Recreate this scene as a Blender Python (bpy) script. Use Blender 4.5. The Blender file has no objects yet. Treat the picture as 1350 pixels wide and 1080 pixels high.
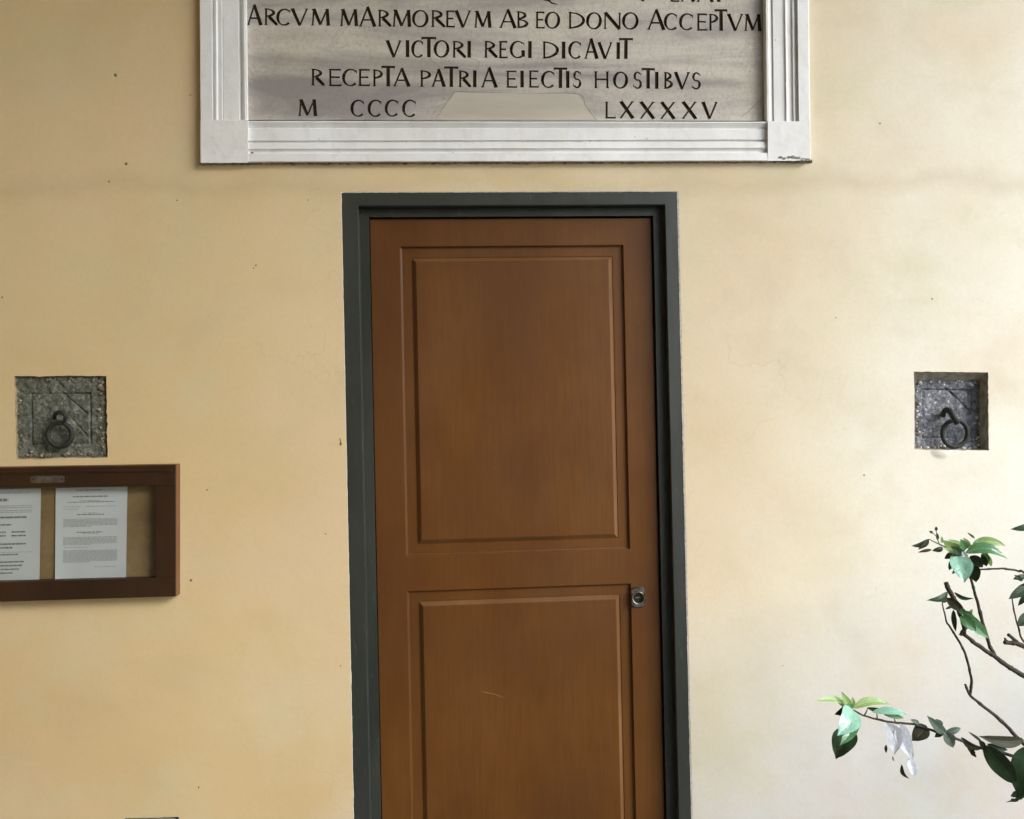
import bpy, math, random
from mathutils import Vector, Matrix, noise
from mathutils.geometry import delaunay_2d_cdt
random.seed(7)
R = math.radians
S = bpy.context.scene
C = S.collection

# ------------------------------------------------------------ camera, sky, sun, exposure
F, CX, CY, SCALE_D, CAMZ = 1150.0, 675.0, 540.0, 2.45, 1.58      # photograph is 1350 x 1080
yaw, pitch, roll = R(4.07), R(0.403), R(-1.221)
fw = Vector((math.sin(yaw)*math.cos(pitch), math.cos(yaw)*math.cos(pitch), math.sin(pitch)))
rt0 = Vector((math.cos(yaw), -math.sin(yaw), 0)); up0 = rt0.cross(fw)
rt = rt0*math.cos(roll) + up0*math.sin(roll); up = -rt0*math.sin(roll) + up0*math.cos(roll)
CAM = Vector((0, -SCALE_D, CAMZ))
cd = bpy.data.cameras.new('camera'); cam = bpy.data.objects.new('camera', cd); C.objects.link(cam)
cam.matrix_world = Matrix(((rt.x, up.x, -fw.x, CAM.x), (rt.y, up.y, -fw.y, CAM.y), (rt.z, up.z, -fw.z, CAM.z), (0, 0, 0, 1)))
cd.sensor_fit = 'HORIZONTAL'; cd.sensor_width = 36; cd.lens = 36*F/1350; cd.clip_start = .02; cd.clip_end = 400
S.camera = cam

SUN_DIR = Vector((0.80, -0.62, 0.62)).normalized()               # from the wall towards the light: right, front, above
w = bpy.data.worlds.new('World'); S.world = w; w.use_nodes = True
nt = w.node_tree; bg = nt.nodes['Background']
sky = nt.nodes.new('ShaderNodeTexSky'); sky.sky_type = 'NISHITA'; sky.sun_disc = False
sky.sun_elevation = math.asin(SUN_DIR.z); sky.sun_rotation = math.atan2(SUN_DIR.x, SUN_DIR.y)
sky.air_density = 1.0; sky.dust_density = .6; sky.ozone_density = 1.5
nt.links.new(sky.outputs[0], bg.inputs[0]); bg.inputs[1].default_value = 0.15
ld = bpy.data.lights.new('sun', 'SUN'); ld.energy = 1.3; ld.angle = R(30); ld.color = (1, .975, .935)
sun = bpy.data.objects.new('sun', ld); C.objects.link(sun); sun.rotation_euler = SUN_DIR.to_track_quat('Z', 'Y').to_euler(); sun.location = (3, -3, 5)
V = S.view_settings; V.view_transform = 'Standard'; V.look = 'None'; V.gamma = 1; V.use_curve_mapping = False
V.exposure = 1.62

# ------------------------------------------------------------ helpers
def W(px, py, y=0.0):
    """a point measured on the photograph, on the plane at distance y from the wall face"""
    d = rt*(px-CX) + up*(CY-py) + fw*F
    t = (y - CAM.y)/d.y
    return CAM + d*t

def mesh(name, vs, fs, mats, parent=None, smooth=False, mi=None):
    off = Vector((0, 0, 0)); p = parent
    while p is not None: off = off + p.location; p = p.parent
    m = bpy.data.meshes.new(name); m.from_pydata([tuple(Vector(v)-off) for v in vs], [], fs)
    for k in (mats if isinstance(mats, (list, tuple)) else [mats]): m.materials.append(k)
    if mi: m.polygons.foreach_set('material_index', mi)
    if smooth: m.polygons.foreach_set('use_smooth', [True]*len(m.polygons))
    m.update()
    o = bpy.data.objects.new(name, m); C.objects.link(o); o.parent = parent
    return o

def tag(o, label=None, cat=None, group=None, kind=None):
    for k, v in (('label', label), ('category', cat), ('group', group), ('kind', kind)):
        if v: o[k] = v
    return o

def thing(name, loc, label, cat, group=None):
    o = bpy.data.objects.new(name, None); C.objects.link(o); o.location = loc; o.empty_display_size = .05
    return tag(o, label, cat, group)

def bevel(o, wd, seg=2):
    b = o.modifiers.new('bevel', 'BEVEL'); b.width = wd; b.segments = seg; b.limit_method = 'ANGLE'; b.angle_limit = R(35)
    return o

class MB:
    def __init__(s): s.v = []; s.f = []
    def add(s, vs, fs):
        n = len(s.v); s.v += [Vector(v) for v in vs]; s.f += [tuple(i+n for i in f) for f in fs]
    def prism(s, front, back):                       # two loops of equal length, front seen counter-clockwise
        n = len(front)
        s.add(list(front)+list(back), [tuple(range(n)), tuple(range(2*n-1, n-1, -1))] + [(i, n+i, n+(i+1) % n, (i+1) % n) for i in range(n)])
    def box(s, x0, x1, y0, y1, z0, z1):
        s.prism([(x0, y0, z0), (x1, y0, z0), (x1, y0, z1), (x0, y0, z1)], [(x0, y1, z0), (x1, y1, z0), (x1, y1, z1), (x0, y1, z1)])
    def tube(s, pts, rad, seg=8, closed=False):
        pts = [Vector(p) for p in pts]; n = len(pts); ref = Vector((.13, .9, .31)); base = len(s.v)
        for i, p in enumerate(pts):
            a = pts[(i-1) % n] if closed or i else pts[0]; b = pts[(i+1) % n] if closed or i < n-1 else pts[-1]
            t = (b-a).normalized(); u = t.cross(ref).normalized(); v2 = t.cross(u)
            r = rad[i] if isinstance(rad, (list, tuple)) else rad
            for k in range(seg):
                an = 2*math.pi*k/seg; s.v.append(p+(u*math.cos(an)+v2*math.sin(an))*r)
        for i in range(n if closed else n-1):
            for k in range(seg):
                a = base+i*seg+k; b = base+i*seg+(k+1) % seg; c = base+((i+1) % n)*seg+(k+1) % seg; d = base+((i+1) % n)*seg+k
                s.f.append((a, d, c, b))
        if not closed:
            s.f.append(tuple(base+k for k in range(seg))); s.f.append(tuple(base+(n-1)*seg+k for k in range(seg-1, -1, -1)))
    def build(s, name, mat, parent=None, smooth=False): return mesh(name, s.v, s.f, mat, parent, smooth)

def spline(P, n=6):
    P = [Vector(p) for p in P]; out = []
    Q = [P[0]*2-P[1]]+P+[P[-1]*2-P[-2]]
    for i in range(1, len(Q)-2):
        for k in range(n):
            t = k/n; a, b, c, d = Q[i-1:i+3]
            out.append(.5*((2*b)+(c-a)*t+(2*a-5*b+4*c-d)*t*t+(3*b-a-3*c+d)*t**3))
    out.append(P[-1]); return out

# ------------------------------------------------------------ materials
class Mat:
    def __init__(s, name, rough=.6, spec=.5, coat=0):
        s.m = bpy.data.materials.new(name); s.m.use_nodes = True; s.t = s.m.node_tree; s.b = s.t.nodes['Principled BSDF']
        s.b.inputs['Roughness'].default_value = rough; s.b.inputs['Specular IOR Level'].default_value = spec; s.b.inputs['Coat Weight'].default_value = coat
        s.co = s.n('ShaderNodeTexCoord').outputs['Object']
    def n(s, ty, **kw):
        x = s.t.nodes.new(ty)
        for k, v in kw.items(): setattr(x, k, v)
        return x
    def L(s, a, b): s.t.links.new(a, b)
    def map(s, sc, loc=(0, 0, 0), rot=(0, 0, 0)):
        x = s.n('ShaderNodeMapping'); x.inputs['Scale'].default_value = sc; x.inputs['Location'].default_value = loc; x.inputs['Rotation'].default_value = rot
        s.L(s.co, x.inputs[0]); return x.outputs[0]
    def noise(s, scale, detail=4, rough=.55, vec=None, dist=0):
        x = s.n('ShaderNodeTexNoise'); x.inputs['Scale'].default_value = scale; x.inputs['Detail'].default_value = detail
        x.inputs['Roughness'].default_value = rough; x.inputs['Distortion'].default_value = dist
        s.L(vec if vec is not None else s.co, x.inputs['Vector']); return x.outputs['Fac']
    def ramp(s, fac, *st):
        x = s.n('ShaderNodeValToRGB'); e = x.color_ramp.elements
        while len(e) < len(st): e.new(.5)
        for k, (p, c) in enumerate(st):
            e[k].position = p; e[k].color = (*c, 1) if isinstance(c, tuple) else (c, c, c, 1)
        s.L(fac, x.inputs[0]); return x.outputs[0]
    def mix(s, fac, a, b, mode='MIX'):
        x = s.n('ShaderNodeMix', data_type='RGBA', blend_type=mode)
        for v, i in ((fac, 0), (a, 6), (b, 7)):
            if isinstance(v, (int, float)): x.inputs[i].default_value = v
            elif isinstance(v, tuple): x.inputs[i].default_value = (*v, 1)
            else: s.L(v, x.inputs[i])
        return x.outputs[2]
    def color(s, c):
        if isinstance(c, tuple): s.b.inputs['Base Color'].default_value = (*c, 1)
        else: s.L(c, s.b.inputs['Base Color'])
        return s
    def bump(s, h, strength=.3, dist=.002, prev=None):
        x = s.n('ShaderNodeBump'); x.inputs['Strength'].default_value = strength; x.inputs['Distance'].default_value = dist
        s.L(h, x.inputs['Height'])
        if prev is not None: s.L(prev, x.inputs['Normal'])
        s.L(x.outputs[0], s.b.inputs['Normal']); return x.outputs[0]

# painted plaster of the wall
def plaster(name, tint=1.0, dirty=0.0):
    p = Mat(name, .88, .25)
    big = p.noise(.75, 3, .5, p.map((1, 1, .8), (3.1, 0, 1.7)))
    col = p.ramp(big, (.36, (.59*tint, .435*tint, .225*tint)), (.5, (.62*tint, .472*tint, .255*tint)), (.64, (.655*tint, .51*tint, .29*tint)))
    # colour turns paler towards the right, greyer towards the right and the foot
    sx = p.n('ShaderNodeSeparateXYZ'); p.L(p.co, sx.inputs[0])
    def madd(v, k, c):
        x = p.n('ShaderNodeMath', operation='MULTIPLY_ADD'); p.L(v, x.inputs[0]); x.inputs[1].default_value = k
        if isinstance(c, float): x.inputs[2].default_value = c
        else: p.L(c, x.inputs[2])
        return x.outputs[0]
    pale_mix = madd(p.noise(1.3, 5, .6, p.map((1, 1, 1), (5, 0, 8))), .9, madd(sx.outputs[0], .42, madd(sx.outputs[2], -.10, -.20)))
    col = p.mix(p.ramp(pale_mix, (.0, 0.0), (.86, 1.0)), col, (.755*tint, .725*tint, .62*tint))
    grey_mix = madd(p.noise(2.2, 5, .6, p.map((1, 1, 1), (2, 0, 3))), .5, madd(sx.outputs[0], .38, madd(sx.outputs[2], -.85, .68)))
    col = p.mix(p.ramp(grey_mix, (.32, 0.0), (1.05, .95)), col, (.56*tint, .555*tint, .53*tint))
    pk = p.noise(1.7, 4, .55, p.map((1, 1, 1), (7, 0, 2)))
    col = p.mix(p.ramp(pk, (.46, 0.0), (.68, .5)), col, (.68*tint, .52*tint, .37*tint))
    gn = p.noise(2.6, 5, .6, p.map((1, 1, 1.2), (1, 0, 9)))
    col = p.mix(p.ramp(gn, (.5, 0.0), (.74, .5)), col, (.56*tint, .52*tint, .33*tint))
    # grime: streaky smears, horizontal day joint, small specks
    sm = p.noise(5, 6, .62, p.map((.8, 1, 1), (2, 0, 0), (0, .5, 0)), .4)
    col = p.mix(p.ramp(sm, (.52, 0.0), (.80, .24)), col, (.44, .34, .21))
    zj = madd(p.noise(3.5, 6, .6, p.map((1, 1, 1), (3, 0, 3))), .16, madd(sx.outputs[2], 1.0, -2.235-.08))
    aj = p.n('ShaderNodeMath', operation='ABSOLUTE'); p.L(zj, aj.inputs[0])
    col = p.mix(p.ramp(aj.outputs[0], (.0, .22), (.045, 0.0)), col, (.40, .30, .17))
    fine = p.noise(95, 6, .7, None, .8)
    col = p.mix(p.ramp(fine, (.35, .10), (.6, 0.0)), col, (.40, .28, .14))
    vo = p.n('ShaderNodeTexVoronoi', feature='F1'); vo.inputs['Scale'].default_value = 9; p.L(p.map((1, .2, 1), (.3, 0, .2)), vo.inputs['Vector'])
    dots = p.ramp(vo.outputs['Distance'], (.018, 1.0), (.034, 0.0))
    keep = p.ramp(vo.outputs['Color'], (.52, 0.0), (.55, .75))
    cv = p.n('ShaderNodeTexVoronoi', feature='DISTANCE_TO_EDGE'); cv.inputs['Scale'].default_value = 1.5
    dn_ = p.n('ShaderNodeTexNoise'); dn_.inputs['Scale'].default_value = 3.5; dn_.inputs['Detail'].default_value = 6; p.L(p.co, dn_.inputs['Vector'])
    ad = p.n('ShaderNodeMix', data_type='RGBA', blend_type='LINEAR_LIGHT'); ad.inputs[0].default_value = .22; p.L(p.co, ad.inputs[6]); p.L(dn_.outputs['Color'], ad.inputs[7]); p.L(ad.outputs[2], cv.inputs['Vector'])
    hair = p.n('ShaderNodeMath', operation='MULTIPLY'); p.L(p.ramp(cv.outputs['Distance'], (.0, 1.0), (.0035, 0.0)), hair.inputs[0]); p.L(p.ramp(p.noise(1.6, 3, .5, p.map((1, 1, 1), (4, 4, 4))), (.52, 0.0), (.64, .16)), hair.inputs[1])
    col = p.mix(hair.outputs[0], col, (.33, .25, .15))
    dk = p.n('ShaderNodeMath', operation='MULTIPLY'); p.L(dots, dk.inputs[0]); p.L(keep, dk.inputs[1])
    col = p.mix(dk.outputs[0], col, (.13, .09, .05))
    if dirty:
        dn = p.noise(45, 6, .7)
        col = p.mix(p.ramp(dn, (.38, dirty), (.66, dirty*.35)), col, (.10, .09, .07))
    p.color(col)
    h1 = p.noise(5, 4, .5, p.map((.9, 1, 1.05)))
    n1 = p.bump(h1, .32, .010)
    st = p.noise(30, 6, .6, p.map((1, 1, .9), (0, 0, 0), (0, .6, 0)), .5)
    n2 = p.bump(st, .10, .0018, n1)
    g = p.noise(230, 4, .7)
    n3 = p.bump(g, .22, .0009, n2)
    p.bump(dk.outputs[0], -.6, .003, n3)
    return p.m
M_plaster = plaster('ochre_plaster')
M_reveal = plaster('broken_plaster', .85, .72)
p = Mat('pale_broken_plaster', .9, .2); a = p.noise(90, 6, .7); p.color(p.ramp(a, (.35, (.55, .50, .42)), (.6, (.80, .78, .73)))); p.bump(a, .6, .002); M_lip = p.m
M_side = plaster('ochre_plaster_side', .95)
p = Mat('pale_limewash', .9, .2); a = p.noise(2, 5, .6); p.color(p.ramp(a, (.35, (.58, .56, .51)), (.65, (.68, .665, .62)))); p.bump(p.noise(12, 5, .6), .3, .01); M_blocker = p.m

def stone_mat(name, dark, mid, light, lichen=.5):
    p = Mat(name, .9, .3)
    a = p.noise(28, 9, .72); b = p.noise(110, 6, .75, p.map((1, 1, 1), (4, 1, 2)))
    col = p.ramp(a, (.34, dark), (.52, mid), (.70, light))
    col = p.mix(p.ramp(b, (.42, .65), (.60, 0.0)), col, tuple(c*.28 for c in dark))
    c = p.noise(60, 6, .7, p.map((1, 1, 1), (9, 3, 5)))
    col = p.mix(p.ramp(c, (.57, 0.0), (.68, lichen)), col, tuple(min(1, k*1.9) for k in light))
    p.color(col); n1 = p.bump(a, .7, .006); p.bump(b, .9, .0045, n1)
    return p.m
M_lava_green = stone_mat('lava_stone_green_grey', (.10, .108, .082), (.175, .182, .142), (.33, .315, .27), .5)
M_lava_blue = stone_mat('lava_stone_blue_grey', (.14, .145, .158), (.26, .265, .29), (.50, .50, .53), .6)

p = Mat('rusty_iron', .72, .5); p.b.inputs['Metallic'].default_value = .25
a = p.noise(60, 6, .7); p.color(p.ramp(a, (.35, (.014, .016, .013)), (.62, (.032, .034, .028)), (.80, (.10, .10, .085)))); p.bump(a, .6, .002); M_iron = p.m

# marble tablet, smeared grey and warm veining
p = Mat('veined_marble', .55, .4)
a = p.noise(2.2, 5, .55, p.map((.55, 1, 2.6), (1.3, 0, .4), (0, .10, 0)), 1.1)
col = p.ramp(a, (.36, (.27, .245, .235)), (.46, (.43, .395, .35)), (.57, (.55, .505, .435)), (.70, (.47, .42, .37)))
b = p.noise(5, 6, .62, p.map((.35, 1, 2.2), (4, 0, 3), (0, .16, 0)), .8)
col = p.mix(p.ramp(b, (.50, 0.0), (.66, .75)), col, (.30, .27, .27))
y = p.noise(3.2, 4, .5, p.map((.8, 1, 1.6), (8, 0, 1)))
col = p.mix(p.ramp(y, (.52, 0.0), (.7, .5)), col, (.52, .465, .35))
g = p.noise(90, 5, .65); col = p.mix(p.ramp(g, (.3, .28), (.55, 0.0)), col, (.22, .19, .15))
v = p.noise(7, 7, .7, p.map((1, 1, .55), (2, 0, 6)), 2.0)
col = p.mix(p.ramp(v, (.485, 0.0), (.497, .5), (.509, 0.0)), col, (.24, .20, .16))
p.color(col); n1 = p.bump(g, .35, .0012); p.bump(p.noise(14, 5, .6), .3, .004, n1); M_marble = p.m
p = Mat('marble_patch', .6, .35)
a = p.noise(6, 6, .6, p.map((.4, 1, 1.6))); p.color(p.ramp(a, (.35, (.40, .365, .30)), (.65, (.50, .46, .385)))); p.bump(p.noise(80, 5, .6), .3, .0012); M_patch = p.m
p = Mat('letter_pigment', .85, .2); a = p.noise(120, 5, .7); p.color(p.ramp(a, (.40, (.026, .015, .006)), (.62, (.050, .032, .016)), (.80, (.11, .08, .05)))); M_letter = p.m
p = Mat('crack_dirt', .95, .1); p.color((.16, .13, .09)); M_crack = p.m
# white limewashed stone of the plaque frame
p = Mat('white_painted_stone', .62, .4)
a = p.noise(5, 5, .6); col = p.ramp(a, (.35, (.71, .71, .70)), (.65, (.80, .80, .795)))
b = p.noise(30, 6, .7, p.map((1, 1, .5), (1, 1, 1))); col = p.mix(p.ramp(b, (.52, 0.0), (.76, .5)), col, (.56, .53, .48)); b = p.noise(4, 5, .6, p.map((1, 1, 1), (6, 0, 1))); col = p.mix(p.ramp(b, (.45, 0.0), (.7, .35)), col, (.64, .59, .52))
vo = p.n('ShaderNodeTexVoronoi'); vo.inputs['Scale'].default_value = 26; p.L(p.co, vo.inputs['Vector'])
dd = p.n('ShaderNodeMath', operation='MULTIPLY'); p.L(p.ramp(vo.outputs['Distance'], (.03, 1.0), (.06, 0.0)), dd.inputs[0]); p.L(p.ramp(vo.outputs['Color'], (.56, 0.0), (.6, .8)), dd.inputs[1])
col = p.mix(dd.outputs[0], col, (.22, .17, .12)); p.color(col)
n1 = p.bump(p.noise(14, 4, .55), .4, .007); p.bump(p.noise(90, 5, .6), .22, .0015, n1); M_white = p.m
p = Mat('chipped_mortar', .95, .2); a = p.noise(70, 7, .75); p.color(p.ramp(a, (.36, (.08, .065, .05)), (.5, (.28, .25, .19)), (.68, (.56, .52, .44)))); p.bump(a, 1, .006); M_mortar = p.m

# dark green-blue painted frame
p = Mat('dark_green_grey_paint', .42, .5)
a = p.noise(3, 5, .6, p.map((3, 3, .7))); col = p.ramp(a, (.35, (.021, .024, .0185)), (.65, (.033, .035, .029)))
b = p.noise(70, 5, .7, p.map((1, 1, .25))); col = p.mix(p.ramp(b, (.62, 0.0), (.80, .5)), col, (.16, .17, .16)); p.color(col)
n1 = p.bump(p.noise(26, 5, .6, p.map((1, 1, .12))), .35, .002); p.bump(p.noise(260, 3, .6), .2, .0006, n1); M_frame = p.m

def wood(name, d, m, l, rough, gs=1.0):
    p = Mat(name, rough, .28)
    ba = p.noise(2.4, 4, .55, p.map((1.3, 1, .8), (2, 0, 1)))
    col = p.ramp(ba, (.34, d), (.5, m), (.67, l))
    gr = p.noise(34*gs, 6, .65, p.map((3.2, 3.2, .16)), .6)
    col = p.mix(p.ramp(gr, (.40, .24), (.58, 0.0)), col, tuple(c*.72 for c in d))
    fi = p.noise(150*gs, 3, .6, p.map((3, 3, .10)))
    col = p.mix(p.ramp(fi, (.52, 0.0), (.74, .10)), col, tuple(c*1.25 for c in l))
    bl = p.noise(6, 6, .65, p.map((1, 1, .8), (5, 0, 5)), .6); col = p.mix(p.ramp(bl, (.50, 0.0), (.78, .35)), col, (d[0]*1.02, d[1]*.9, d[2]*.95)); gy = p.noise(3.5, 6, .65, p.map((1, 1, .6), (1, 0, 2)), .8); col = p.mix(p.ramp(gy, (.50, 0.0), (.75, .30)), col, (l[0]*.95, l[1]*1.10, l[2]*1.9))
    sp = p.n('ShaderNodeTexVoronoi'); sp.inputs['Scale'].default_value = 24; p.L(p.co, sp.inputs['Vector'])
    dd = p.n('ShaderNodeMath', operation='MULTIPLY'); p.L(p.ramp(sp.outputs['Distance'], (.03, 1.0), (.05, 0.0)), dd.inputs[0]); p.L(p.ramp(sp.outputs['Color'], (.62, 0.0), (.66, .5)), dd.inputs[1])
    col = p.mix(dd.outputs[0], col, tuple(c*2.2 for c in l))
    p.color(col)
    rr = p.ramp(p.noise(5, 5, .6, p.map((1, 1, .5))), (.35, rough-.07), (.65, rough+.10)); p.L(rr, p.b.inputs['Roughness'])
    n1 = p.bump(gr, .16, .0012); p.bump(fi, .14, .0006, n1)
    return p.m
M_door = wood('brown_varnished_wood', (.092, .0315, .0042), (.114, .041, .0058), (.138, .0525, .0085), .48)
M_doorlit = wood('highlight_varnished_wood', (.125, .056, .017), (.155, .072, .025), (.20, .10, .042), .42)  # lighter copy of the door wood, a highlight painted on the panel bevels
M_board = wood('dark_mahogany_wood', (.024, .0100, .0032), (.034, .0145, .0048), (.048, .022, .0075), .5)
M_boardside = wood('pale_mahogany_edge', (.13, .060, .024), (.17, .080, .032), (.22, .105, .045), .6)
p = Mat('olive_felt', .95, .1); a = p.noise(7, 5, .65); b = p.noise(260, 3, .7); col = p.ramp(a, (.35, (.16, .105, .048)), (.65, (.25, .17, .085))); p.color(p.mix(p.ramp(b, (.4, .3), (.6, 0.0)), col, (.10, .08, .035))); p.bump(b, .5, .001); M_felt = p.m
p = Mat('white_paper', .75, .3); a = p.noise(5, 4, .5); p.color(p.ramp(a, (.3, (.43, .45, .47)), (.7, (.50, .51, .525)))); p.bump(p.noise(9, 3, .5), .4, .004); M_paper = p.m
p = Mat('black_print', .8, .2); p.color((.17, .17, .175)); M_ink = p.m
p = Mat('grey_print', .8, .2); p.color((.31, .32, .33)); M_ink2 = p.m
p = Mat('tarnished_brass', .45, .5); p.b.inputs['Metallic'].default_value = .7; a = p.noise(60, 5, .6); p.color(p.ramp(a, (.35, (.10, .085, .06)), (.65, (.19, .165, .12)))); M_brass = p.m
p = Mat('worn_steel', .32, .5); p.b.inputs['Metallic'].default_value = .9; a = p.noise(80, 5, .6); p.color(p.ramp(a, (.38, (.10, .09, .075)), (.62, (.32, .30, .27)))); p.bump(a, .15, .0006); M_steel = p.m
p = Mat('bright_worn_steel', .28, .5); p.b.inputs['Metallic'].default_value = .9; p.color((.46, .43, .39)); M_bright = p.m
p = Mat('dark_keyway', .4, .5); p.b.inputs['Metallic'].default_value = .5; p.color((.022, .022, .017)); M_key = p.m
p = Mat('scratch_in_varnish', .8, .2); p.color((.30, .19, .115)); M_scratch = p.m
# glass: clear pane that mirrors a little by its own fresnel
g = bpy.data.materials.new('clear_glass'); g.use_nodes = True; t = g.node_tree; t.nodes.clear()
o = t.nodes.new('ShaderNodeOutputMaterial'); mx = t.nodes.new('ShaderNodeMixShader'); lw_ = t.nodes.new('ShaderNodeLayerWeight'); lw_.inputs[0].default_value = .5
pw = t.nodes.new('ShaderNodeMath'); pw.operation = 'POWER'; pw.inputs[1].default_value = 5; t.links.new(lw_.outputs['Facing'], pw.inputs[0])
ma = t.nodes.new('ShaderNodeMath'); ma.operation = 'MULTIPLY_ADD'; ma.inputs[1].default_value = .92; ma.inputs[2].default_value = .05; t.links.new(pw.outputs[0], ma.inputs[0])
tr = t.nodes.new('ShaderNodeBsdfTransparent'); tr.inputs[0].default_value = (.95, .97, .95, 1); gl = t.nodes.new('ShaderNodeBsdfGlossy'); gl.inputs['Roughness'].default_value = .03
t.links.new(ma.outputs[0], mx.inputs[0]); t.links.new(tr.outputs[0], mx.inputs[1]); t.links.new(gl.outputs[0], mx.inputs[2]); t.links.new(mx.outputs[0], o.inputs[0]); M_glass = g

def leaf_mat(name, top, vein, back, rough, trans):
    p = Mat(name, rough, .55 if rough < .38 else .25)
    p.co = p.n('ShaderNodeUVMap').outputs[0]
    a = p.noise(7, 5, .6); col = p.ramp(a, (.35, tuple(c*.72 for c in top)), (.65, top))
    sx = p.n('ShaderNodeSeparateXYZ'); p.L(p.co, sx.inputs[0])
    v = p.n('ShaderNodeMath', operation='SUBTRACT'); p.L(sx.outputs[1], v.inputs[0]); v.inputs[1].default_value = .5
    ab = p.n('ShaderNodeMath', operation='ABSOLUTE'); p.L(v.outputs[0], ab.inputs[0])
    col = p.mix(p.ramp(ab.outputs[0], (.018, .8), (.05, 0.0)), col, vein)
    k = p.n('ShaderNodeMath', operation='MULTIPLY_ADD'); p.L(ab.outputs[0], k.inputs[0]); k.inputs[1].default_value = -.35; p.L(sx.outputs[0], k.inputs[2])
    wv = p.n('ShaderNodeMath', operation='MULTIPLY'); p.L(k.outputs[0], wv.inputs[0]); wv.inputs[1].default_value = 9*6.283
    si = p.n('ShaderNodeMath', operation='SINE'); p.L(wv.outputs[0], si.inputs[0])
    col = p.mix(p.ramp(si.outputs[0], (.90, 0.0), (.99, .14)), col, vein)
    sp = p.noise(30, 5, .7); col = p.mix(p.ramp(sp, (.66, 0.0), (.76, .5)), col, (.10, .075, .03))
    geo = p.n('ShaderNodeNewGeometry'); col = p.mix(geo.outputs['Backfacing'], col, back)
    p.color(col); p.bump(si.outputs[0], .12, .0006)
    if trans:
        tl = p.n('ShaderNodeBsdfTranslucent'); p.L(col, tl.inputs[0]); mxs = p.n('ShaderNodeMixShader'); mxs.inputs[0].default_value = trans
        out = p.t.nodes['Material Output']; p.L(p.b.outputs[0], mxs.inputs[1]); p.L(tl.outputs[0], mxs.inputs[2]); p.L(mxs.outputs[0], out.inputs[0])
    return p.m
LM = {'Y': leaf_mat('young_leaf', (.38, .56, .20), (.56, .68, .36), (.28, .40, .18), .35, .30),
      'G': leaf_mat('green_leaf', (.10, .25, .10), (.20, .36, .18), (.12, .22, .10), .24, .2),
      'D': leaf_mat('dark_leaf', (.028, .056, .022), (.05, .075, .035), (.045, .055, .03), .45, .05),
      'B': leaf_mat('brown_green_leaf', (.045, .045, .025), (.09, .085, .05), (.07, .065, .045), .6, .05),
      'S': leaf_mat('sky_sheen_leaf', (.60, .63, .67), (.38, .42, .47), (.5, .53, .56), .5, .12),  # pale grey base has the sheen of the sky painted in
      'W': leaf_mat('glossy_leaf', (.30, .58, .43), (.30, .48, .38), (.13, .21, .14), .22, .06),
      'A': leaf_mat('grey_green_leaf', (.085, .125, .085), (.14, .16, .13), (.11, .13, .11), .45, .05)}
p = Mat('twig_bark', .8, .3); a = p.noise(70, 6, .7, p.map((1, 1, 1))); p.color(p.ramp(a, (.35, (.030, .023, .017)), (.65, (.075, .060, .045)), (.8, (.13, .11, .085)))); p.bump(a, .6, .002); M_bark = p.m
p = Mat('green_twig', .6, .3); p.color((.09, .10, .04)); M_greentwig = p.m

# ------------------------------------------------------------ setting: ground, added unseen light blockers
def mat_floor():
    p = Mat('worn_stone_paving', .8, .3); a = p.noise(3, 6, .6); p.color(p.ramp(a, (.35, (.13, .13, .125)), (.65, (.21, .21, .20)))); p.bump(p.noise(30, 6, .6), .4, .004); return p.m
M_floor = mat_floor()
b = MB(); b.add([(-150, -200, 0), (150, -200, 0), (150, 60, 0), (-150, 60, 0)], [(0, 1, 2, 3)]); tag(b.build('ground', M_floor), kind='structure')

XL, XR, ZT = -2.7, 9.0, 5.6
# --- the wall face: triangulated sheet with ragged openings, gently uneven
def ragged(a, b, amp, step=.008, seed=0):
    n = max(2, int((b-a).length/step)); out = []; d = (b-a).normalized(); nn = Vector((-d.y, d.x))
    for i in range(n):
        t = i/n; q = a.lerp(b, t)
        r = noise.noise(Vector((q.x*60+seed, q.y*60, seed)))*amp + noise.noise(Vector((q.x*14, q.y*14+seed, 3)))*amp*(1 if seed > 30 else .25)
        r *= .25+1.6*abs(noise.noise(Vector((q.x*5, q.y*5, seed+2)))); r += amp*.8*noise.noise(Vector((q.x*170, q.y*170, seed)))*abs(noise.noise(Vector((q.x*8, q.y*8, seed))))*2
        out.append(q + nn*r*(0 if i == 0 else 1))
    return out
def ring(corners, amp, seed=0):                       # corners as (x,z)
    o = []
    for i in range(len(corners)): o += ragged(Vector(corners[i]), Vector(corners[(i+1) % len(corners)]), amp, .008, seed+i*7)
    return o
def wz(px, py, y=0): q = W(px, py, y); return (q.x, q.z)

# door frame rectangle (plumb, real size)
fx0 = (W(449, 252).x+W(467, 1080).x)/2; fx1 = (W(894.5, 252).x+W(913, 1080).x)/2; fz1 = (W(449, 253).z+W(893, 252).z)/2
holes = []                                            # (outer ring, inner ring, depth, reveal material, floor ring?)
door_ring = ring([(fx0, 0.0), (fx1, 0.0), (fx1, fz1), (fx0, fz1)], .0013, 1)
sR = [wz(1205, 593), wz(1303, 594), wz(1302.5, 491), wz(1205, 490)]
sRi = [wz(1208, 591, .042), wz(1291, 592, .042), wz(1290.5, 504, .042), wz(1208, 503, .042)]
sL = [wz(22, 606), wz(141.5, 603), wz(140, 495.5), wz(19, 496)]
sLi = [wz(25, 602, .014), wz(138, 600, .014), wz(137, 498.5, .014), wz(22.5, 499, .014)]
sB = [wz(168, 1152), wz(238, 1150), wz(235.5, 1077), wz(164.5, 1079)]
sBi = [wz(171, 1149, .012), wz(235, 1147, .012), wz(232.5, 1080.5, .012), wz(167, 1082, .012)]
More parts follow.
